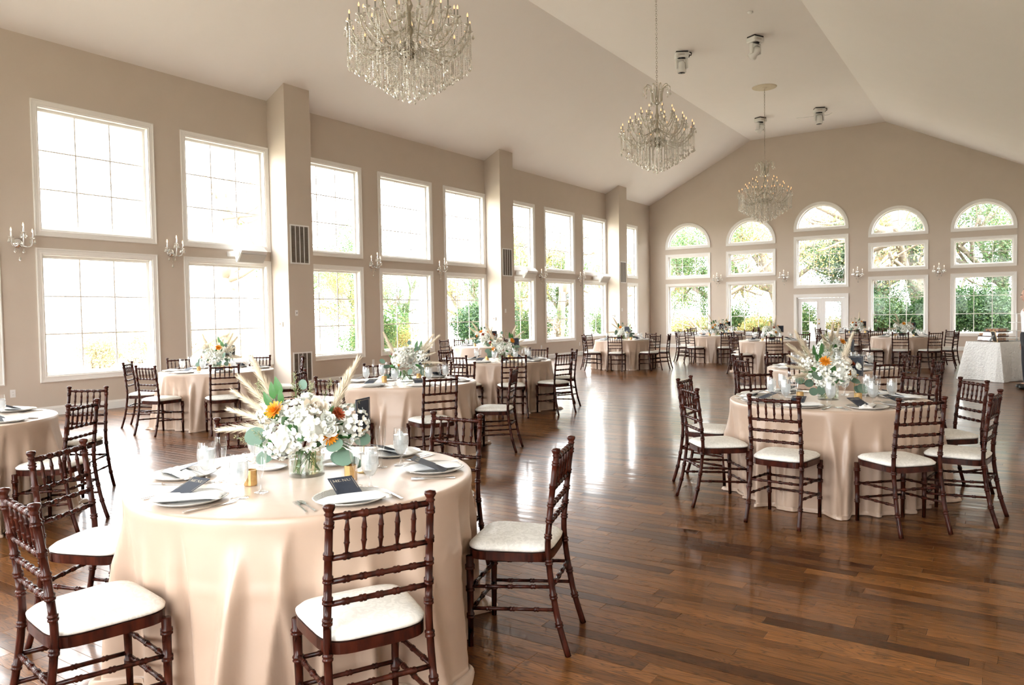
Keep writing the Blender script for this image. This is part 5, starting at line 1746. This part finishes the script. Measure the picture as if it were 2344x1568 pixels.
for z, r in ((0.05, 0.19), (0.20, 0.165), (0.37, 0.14), (0.545, 0.115)):
    mb = MB(); mb.lathe([(0, z), (r, z), (r, z + 0.012), (0, z + 0.012)], 28); put('tier', mb.mesh('tier', M['china']), ts)
tag(ts, 'empty white four-tier dessert stand on the lace buffet', 'dessert stand')

# ------------------------------------------------------------------ person at the right edge
M['skin'] = simple('skin', (0.55, 0.33, 0.24), 0.55, noise=0.08)
M['shirt'] = simple('white_shirt_cotton', (0.78, 0.79, 0.82), 0.8, bump=0.2, bscale=60)
M['trouser'] = simple('black_trouser', (0.012, 0.012, 0.014), 0.8, noise=0.2)
M['hair'] = simple('dark_hair', (0.03, 0.018, 0.01), 0.5, noise=0.3, nscale=60)
def skinned(name, verts, edges, radii, root_i, mat_, parent, lv=2):
    me = bpy.data.meshes.new(name)
    bm = bmesh.new()
    sl = bm.verts.layers.skin.verify()
    bv = [bm.verts.new(v) for v in verts]
    for a, b in edges: bm.edges.new((bv[a], bv[b]))
    for i, v in enumerate(bv):
        r = radii[i] if isinstance(radii[i], tuple) else (radii[i], radii[i])
        v[sl].radius = r
        v[sl].use_root = (i == root_i)
    bm.to_mesh(me); bm.free()
    me.materials.append(mat_)
    o_ = put(name, me, parent)
    md = o_.modifiers.new('skin', 'SKIN'); md.use_smooth_shade = True
    ms = o_.modifiers.new('smooth', 'SUBSURF'); ms.levels = lv; ms.render_levels = lv
    return o_
per = empty('person', (0.235, 16.45, 0), math.radians(-78))    # local -Y is the way the person faces
tag(per, 'person in white shirt and black trousers cut off at the right edge', 'person')
V = [(0, 0, 0.95), (0, 0.005, 1.08), (0, 0.01, 1.25), (0, 0.01, 1.40), (0, 0.0, 1.50), (0, -0.012, 1.575), (0, -0.022, 1.66), (0, -0.012, 1.75), (0, 0.0, 1.81)]
E = [(i, i + 1) for i in range(8)]
Rr = [(0.130, 0.09), (0.120, 0.085), (0.145, 0.095), (0.135, 0.09), (0.046, 0.048), (0.064, 0.072), (0.086, 0.105), (0.085, 0.105), (0.05, 0.06)]
for sx in (-1, 1):
    b = len(V)
    V += [(sx * 0.19, 0.01, 1.40), (sx * 0.245, 0.03, 1.12), (sx * 0.235, -0.01, 0.90), (sx * 0.225, -0.03, 0.80)]
    E += [(3, b), (b, b + 1), (b + 1, b + 2), (b + 2, b + 3)]; Rr += [0.062, 0.045, 0.030, (0.034, 0.02)]
    hb = b + 3                       # five bent fingers rooted in the palm
    for fi, (fx, fl_) in enumerate(((-0.028, 0.075), (-0.010, 0.085), (0.010, 0.08), (0.028, 0.065))):
        k = len(V)
        V += [(sx * 0.225, -0.035 + fx, 0.765), (sx * 0.218, -0.045 + fx, 0.765 - fl_ * 0.5), (sx * 0.205, -0.045 + fx, 0.765 - fl_)]
        E += [(hb, k), (k, k + 1), (k + 1, k + 2)]; Rr += [0.010, 0.009, 0.007]
    k = len(V); V += [(sx * 0.21, -0.065, 0.80), (sx * 0.20, -0.085, 0.765)]; E += [(hb - 1, k), (k, k + 1)]; Rr += [0.011, 0.009]
    b = len(V)
    V += [(sx * 0.095, 0.0, 0.88), (sx * 0.10, -0.01, 0.50), (sx * 0.10, 0.02, 0.10), (sx * 0.105, -0.10, 0.04)]
    E += [(0, b), (b, b + 1), (b + 1, b + 2), (b + 2, b + 3)]; Rr += [0.085, 0.058, 0.040, (0.042, 0.03)]
skinned('body', V, E, Rr, 0, M['skin'], per)
V = [(0, 0, 0.90), (0, 0.005, 1.08), (0, 0.01, 1.25), (0, 0.01, 1.40), (0, 0.0, 1.475)]
E = [(i, i + 1) for i in range(4)]; Rr = [(0.150, 0.110), (0.158, 0.118), (0.18, 0.13), (0.165, 0.112), (0.075, 0.075)]
for sx in (-1, 1):
    b = len(V); V += [(sx * 0.19, 0.01, 1.40), (sx * 0.235, 0.018, 1.18), (sx * 0.246, 0.02, 1.06)]; E += [(3, b), (b, b + 1), (b + 1, b + 2)]; Rr += [0.078, 0.07, 0.062]
skinned('shirt', V, E, Rr, 0, M['shirt'], per)
V = [(0, 0, 1.05), (0, 0.0, 0.98), (0, 0.0, 0.90)]; E = [(0, 1), (1, 2)]; Rr = [(0.172, 0.128), (0.172, 0.130), (0.172, 0.130)]
for sx in (-1, 1):
    b = len(V); V += [(sx * 0.098, 0.0, 0.82), (sx * 0.103, -0.01, 0.50), (sx * 0.103, 0.015, 0.05)]; E += [(2, b), (b, b + 1), (b + 1, b + 2)]; Rr += [0.098, 0.078, 0.065]
skinned('trousers', V, E, Rr, 0, M['trouser'], per)
for sx in (-1, 1):
    skinned('shoe', [(sx * 0.104, 0.05, 0.055), (sx * 0.106, -0.06, 0.048), (sx * 0.108, -0.17, 0.036)], [(0, 1), (1, 2)], [(0.05, 0.054), (0.05, 0.047), (0.042, 0.034)], 0, M['black'], per)
skinned('hair', [(0, 0.055, 1.62), (0, 0.035, 1.73), (0, 0.0, 1.805), (0, -0.015, 1.85)], [(0, 1), (1, 2), (2, 3)], [(0.085, 0.06), (0.099, 0.095), (0.096, 0.108), (0.06, 0.07)], 0, M['hair'], per)
mb = MB()
for sx in (-1, 1):
    mb.octa((sx * 0.032, -0.112, 1.69), 0.012, 0.008, 8)
put('eyes', mb.mesh('eyes', M['black'], True), per)
mb = MB(); mb.add([(0, -0.138, 1.645), (-0.016, -0.11, 1.635), (0.016, -0.11, 1.635), (0, -0.11, 1.69)], [(0, 2, 1), (0, 3, 2), (0, 1, 3)]); put('nose', mb.mesh('nose', M['skin'], True), per)
mb = MB(); mb.tube([(-0.024, -0.098, 1.605), (0, -0.106, 1.603), (0.024, -0.098, 1.605)], 0.004, 6); put('mouth', mb.mesh('mouth', simple('lips', (0.45, 0.16, 0.13), 0.5)), per)
mb = MB()
for sx in (-1, 1): mb.lathe([(0, -0.03), (0.012, -0.02), (0.017, 0.01), (0.010, 0.03), (0, 0.034)], 8, Matrix.Translation((sx * 0.083, -0.01, 1.655)))
put('ears', mb.mesh('ears', M['skin'], True), per)

# ------------------------------------------------------------------ outdoors
GZ = -0.35
def grass_mat():
    m, nt, p = newmat('autumn_lawn')
    tc = nt.nodes.new('ShaderNodeTexCoord')
    n = nt.nodes.new('ShaderNodeTexNoise'); n.inputs['Scale'].default_value = 0.6; n.inputs['Detail'].default_value = 8; n.inputs['Roughness'].default_value = 0.7
    S(nt, tc, 'Object', n, 'Vector')
    r = nt.nodes.new('ShaderNodeValToRGB')
    r.color_ramp.elements[0].position = 0.35; r.color_ramp.elements[0].color = (0.22, 0.22, 0.16, 1)
    r.color_ramp.elements[1].position = 0.65; r.color_ramp.elements[1].color = (0.45, 0.41, 0.33, 1)
    S(nt, n, 'Fac', r, 'Fac'); S(nt, r, 0, p, 'Base Color'); p.inputs['Roughness'].default_value = 0.9
    return m
M['lawn'] = grass_mat()
mb = MB(); mb.add([(-150, -120, GZ), (150, -120, GZ), (150, 180, GZ), (-150, 180, GZ)], [(0, 1, 2, 3)])
o = put('ground', mb.mesh('ground', M['lawn'])); tag(o, 'leaf-strewn autumn lawn outside the windows', 'lawn', kind='structure')
mb = MB(); mb.box(XL - WT - 0.02, XR + WT + 0.02, YF - WT - 0.02, YB + WT + 0.02, GZ, -0.105)
o = put('foundation_wall', mb.mesh('foundation_wall', simple('concrete', (0.4, 0.39, 0.37), 0.9, noise=0.1))); tag(o, 'grey concrete base below the floor', 'foundation', kind='structure')
def leaf_mat(name, cols):
    m, nt, p = newmat(name)
    geo = nt.nodes.new('ShaderNodeNewGeometry')
    r = nt.nodes.new('ShaderNodeValToRGB')
    el = r.color_ramp.elements
    el[0].position = 0; el[0].color = (*cols[0], 1); el[1].position = 1; el[1].color = (*cols[-1], 1)
    for i, c in enumerate(cols[1:-1]): el.new((i + 1) / (len(cols) - 1)).color = (*c, 1)
    S(nt, geo, 'Random Per Island', r, 'Fac'); S(nt, r, 0, p, 'Base Color')
    p.inputs['Roughness'].default_value = 0.6
    out = nt.nodes['Material Output']
    tl = nt.nodes.new('ShaderNodeBsdfTranslucent'); S(nt, r, 0, tl, 'Color')
    mx = nt.nodes.new('ShaderNodeMixShader'); mx.inputs[0].default_value = 0.35
    S(nt, p, 0, mx, 1); S(nt, tl, 0, mx, 2); S(nt, mx, 0, out, 'Surface')
    return m
M['bark'] = simple('grey_bark', (0.20, 0.165, 0.13), 0.9, noise=0.4, nscale=6, bump=0.8, bscale=14)
M['green_leaves'] = leaf_mat('green_leaves', [(0.03, 0.085, 0.025), (0.06, 0.14, 0.045), (0.10, 0.17, 0.06), (0.20, 0.22, 0.08)])
M['mixed_leaves'] = leaf_mat('turning_leaves', [(0.09, 0.16, 0.05), (0.20, 0.23, 0.08), (0.33, 0.27, 0.09), (0.36, 0.19, 0.07)])
M['pale_leaves'] = leaf_mat('dry_blown_out_brush', [(0.30, 0.32, 0.17), (0.42, 0.38, 0.24), (0.50, 0.44, 0.30), (0.46, 0.36, 0.24)])  # dry brush paled to blow out: overexposure put into the leaf colour
M['dark_leaves'] = leaf_mat('evergreen_leaves', [(0.008, 0.03, 0.01), (0.016, 0.052, 0.016), (0.030, 0.075, 0.024), (0.07, 0.12, 0.035)])
def leaf_cloud(mb, r_, c, rad, n, size, squash=0.8):
    for i in range(n):
        d = rdir(r_) * (r_.random() ** 0.45)
        p = Vector(c) + Vector((d.x * rad, d.y * rad, d.z * rad * squash))
        a = rdir(r_); b = a.orthogonal().normalized() * size * r_.uniform(0.6, 1.2); a = a * size * r_.uniform(0.6, 1.2)
        mb.add([p - a, p + b * 0.6, p + a, p - b * 0.6], [(0, 1, 2, 3)])
def tree(seed, h, tr, lmat, nleaf, lsize, bare=0.0, ivy=False, lean=(0, 0)):
    r_ = random.Random(seed)
    root = empty('tree')
    tm, lm = MB(), MB()
    tips = []
    def grow(p, d, L, r, lev):
        pts = [p.copy()]; q = p.copy(); dd = d.normalized()
        n = 5
        for i in range(n):
            dd = (dd + rdir(r_) * 0.16 + Vector((0, 0, 0.05 if lev else 0))).normalized()
            q = q + dd * (L / n); pts.append(q.copy())
        tm.tube(pts, [r * (1 - 0.45 * i / n) for i in range(n + 1)], 8 if lev < 2 else 5)
        if lev >= 3: tips.append(q); return
        if lev >= 2: tips.append(pts[3])
        for k in range(4 if lev == 0 else 3):
            t = r_.uniform(0.45, 1.0); b = pts[int(t * n)]
            nd = (dd * 0.55 + rdir(r_) * 0.9 + Vector((0, 0, 0.25))).normalized()
            grow(b, nd, L * r_.uniform(0.5, 0.72), r * 0.52, lev + 1)
    grow(Vector((0, 0, -0.2)), Vector((lean[0], lean[1], 1)), h * 0.48, tr, 0)
    put('trunk', tm.mesh('trunk', M['bark'], True), root)
    if nleaf:
        per_ = max(1, int(nleaf / max(1, len(tips))))
        for t in tips:
            if r_.random() < bare: continue
            leaf_cloud(lm, r_, t, h * 0.085 + 0.25, per_, lsize)
        if ivy:
            for i in range(3600):
                z = r_.uniform(0, h * 0.45); a = r_.uniform(0, 2 * PI); rr = tr * r_.uniform(1.0, 1.9)
                leaf_cloud(lm, r_, (lean[0] * z + rr * math.cos(a), lean[1] * z + rr * math.sin(a), z), 0.05, 1, lsize)
        f = put('foliage', lm.mesh('foliage', lmat), root); f['kind'] = 'stuff'
    return root
def bush(seed, rad, h, lmat, n, size):
    r_ = random.Random(seed)
    root = empty('shrub')
    lm, sm_ = MB(), MB()
    for i in range(7):
        a = r_.uniform(0, 2 * PI); q = r_.uniform(0, rad * 0.6)
        c = (q * math.cos(a), q * math.sin(a), h * r_.uniform(0.3, 0.75))
        leaf_cloud(lm, r_, c, rad * 0.6, n // 7, size, h / rad * 0.55)
        sm_.tube([(0.2 * math.cos(a), 0.2 * math.sin(a), 0), c], [0.03, 0.012], 5)
    put('stems', sm_.mesh('stems', M['bark']), root)
    f = put('foliage', lm.mesh('foliage', lmat), root); f['kind'] = 'stuff'
    return root
TP = [tree(1, 11, 0.34, M['mixed_leaves'], 20000, 0.058, 0.25, lean=(0.12, 0.0)), tree(2, 10, 0.28, M['green_leaves'], 20000, 0.058, 0.1, True), tree(3, 9, 0.30, M['mixed_leaves'], 1200, 0.08, 0.75, lean=(-0.1, 0.05)),
      tree(4, 12, 0.36, M['mixed_leaves'], 20000, 0.058, 0.15, True, lean=(-0.06, 0)), tree(5, 8, 0.2, M['dark_leaves'], 20000, 0.052, 0.0, True), tree(9, 14, 0.46, M['mixed_leaves'], 14000, 0.058, 0.4, lean=(-0.16, 0.0))]
BP = [bush(1, 1.5, 2.4, M['dark_leaves'], 22000, 0.045), bush(2, 1.3, 1.9, M['green_leaves'], 12000, 0.045), bush(3, 1.2, 1.5, M['mixed_leaves'], 8000, 0.042), bush(4, 1.3, 1.4, M['pale_leaves'], 6000, 0.042)]
for p_ in TP + BP: first_use[p_] = True
TREES = [  # proto, x, y, turn, scale, label
    (5, -2.75, 37.0, 0.0, 1.0, 'thick leaning bare-trunked tree behind the fourth arched bay'), (3, -6.2, 41, 0.5, 1.0, 'yellowing tree behind the french doors'), (4, -5.1, 36.5, 0.3, 1.0, 'narrow ivy-clad evergreen right of the central bay'),
    (1, -0.6, 39, 1.0, 1.05, 'tall tree behind the fifth arched bay'), (3, -9.6, 40, 2.2, 0.9, 'yellow tree behind the second arched bay'), (1, -13.0, 38, 0.2, 0.9, 'green tree behind the first arched bay'),
    (2, -11.2, 35.5, 1.4, 0.8, 'nearly bare tree behind the first two arched bays'), (0, 2.4, 44, 4.0, 1.0, 'orange tree far behind the fifth arched bay'), (4, 1.3, 36.0, 2.0, 0.9, 'dark evergreen at the right end of the back windows'),
    (2, -22.5, 16.6, 2.1, 1.0, 'sprawling bare tree outside the third window column'), (1, -25.5, 21.6, 2.6, 0.62, 'ivy-covered tree outside the fourth window column'), (1, -21.0, 30.5, 0.9, 0.65, 'green tree outside the seventh window column'),
    (3, -31, 31, 3.3, 0.6, 'yellowing tree outside the fifth window column'), (2, -19.0, 33, 2.2, 0.9, 'bare tree outside the eighth window column'), (0, -25, 38, 1.1, 0.9, 'turning tree outside the last window column'),
    (1, -33, 33, 0.4, 0.9, 'distant green tree beyond the window wall'), (3, -17.5, 41, 5.2, 0.8, 'yellow tree beyond the far left corner'),
    (1, -27.0, 30.5, 1.7, 0.55, 'low green tree seen through the fourth window column'), (3, -26.0, 35.0, 2.9, 0.55, 'low yellow tree seen through the fifth window column'), (0, -23.0, 36.0, 4.4, 0.7, 'turning tree seen through the sixth window column'),
    (1, -22.5, 39.5, 3.1, 0.75, 'green tree seen through the seventh window column'), (3, -20.5, 42.5, 0.8, 0.75, 'yellow tree seen through the eighth window column')]
for k, x, y_, tn, sc2, lb in TREES:
    o = take(TP[k]); o.location = (x, y_, GZ); o.rotation_euler = (0, 0, tn); o.scale = (sc2,) * 3
    tag(o, lb, 'tree', 'trees outside the windows')
BUSH = [(0, -0.6, 34.6, 'dark shrub outside the fifth arched bay'), (0, 1.2, 35.2, 'dark shrub at the right end outside the fifth bay'), (0, -2.6, 34.4, 'dark shrub outside the fourth arched bay'), (1, -4.3, 35.4, 'green shrub between the doors and fourth bay'),
        (1, -8.2, 35.8, 'green shrub outside the second arched bay'), (2, -9.9, 35.0, 'yellow shrub outside the second arched bay'), (1, -11.6, 36.8, 'green shrub outside the first arched bay'), (2, -13.3, 35.4, 'yellow shrub outside the first arched bay'), (2, -6.3, 36.2, 'yellow shrub outside the french doors'),
        (3, -26, 8.5, 'low yellow brush outside the nearest window column'), (3, -29, 11.5, 'pale brush farther outside the first window column'), (3, -27.5, 14.5, 'pale brush outside the second window column'), (3, -24.5, 17.5, 'yellow brush outside the third window column'),
        (1, -21.5, 22.5, 'green shrub outside the fourth window column'), (2, -23.5, 25.5, 'yellow shrub outside the fifth window column'), (0, -19.0, 26.5, 'dark shrub outside the sixth window column'), (1, -19.5, 31.5, 'green shrub outside the seventh window column'), (1, -18.0, 36.5, 'green shrub outside the last window column'), (3, -31, 18, 'distant brush beyond the third window column')]
for k, x, y_, lb in BUSH:
    o = take(BP[k]); o.location = (x, y_, GZ); o.rotation_euler = (0, 0, x * 1.7 + y_); o.scale = (1.15,) * 3
    tag(o, lb, 'shrub', 'shrubs outside the windows')
# white stair railing outside the french doors
rl = empty('stair_railing', (-6.55, YB + 1.1, GZ)); tag(rl, 'white stair railing outside the french doors', 'railing')
mb = MB(); mb.box(-0.05, 0.05, -0.05, 0.05, 0, 1.35); me = mb.mesh('post', M['trim'])
put('post', me, rl, (0, 0, 0)); put('post', me, rl, (0.9, 1.6, -0.5))
mb = MB(); mb.tube([(0, 0, 1.25), (0.9, 1.6, 0.75)], 0.045, 6); mb.tube([(0, 0, 0.45), (0.9, 1.6, 0.05)], 0.03, 6); put('handrail', mb.mesh('handrail', M['trim']), rl)
mb = MB(); mb.box(-0.02, 0.02, -0.02, 0.02, 0, 0.8); me = mb.mesh('baluster', M['trim'])
for i in range(1, 12): put('baluster', me, rl, (0.9 * i / 12, 1.6 * i / 12, 0.45 - 0.42 * i / 12))
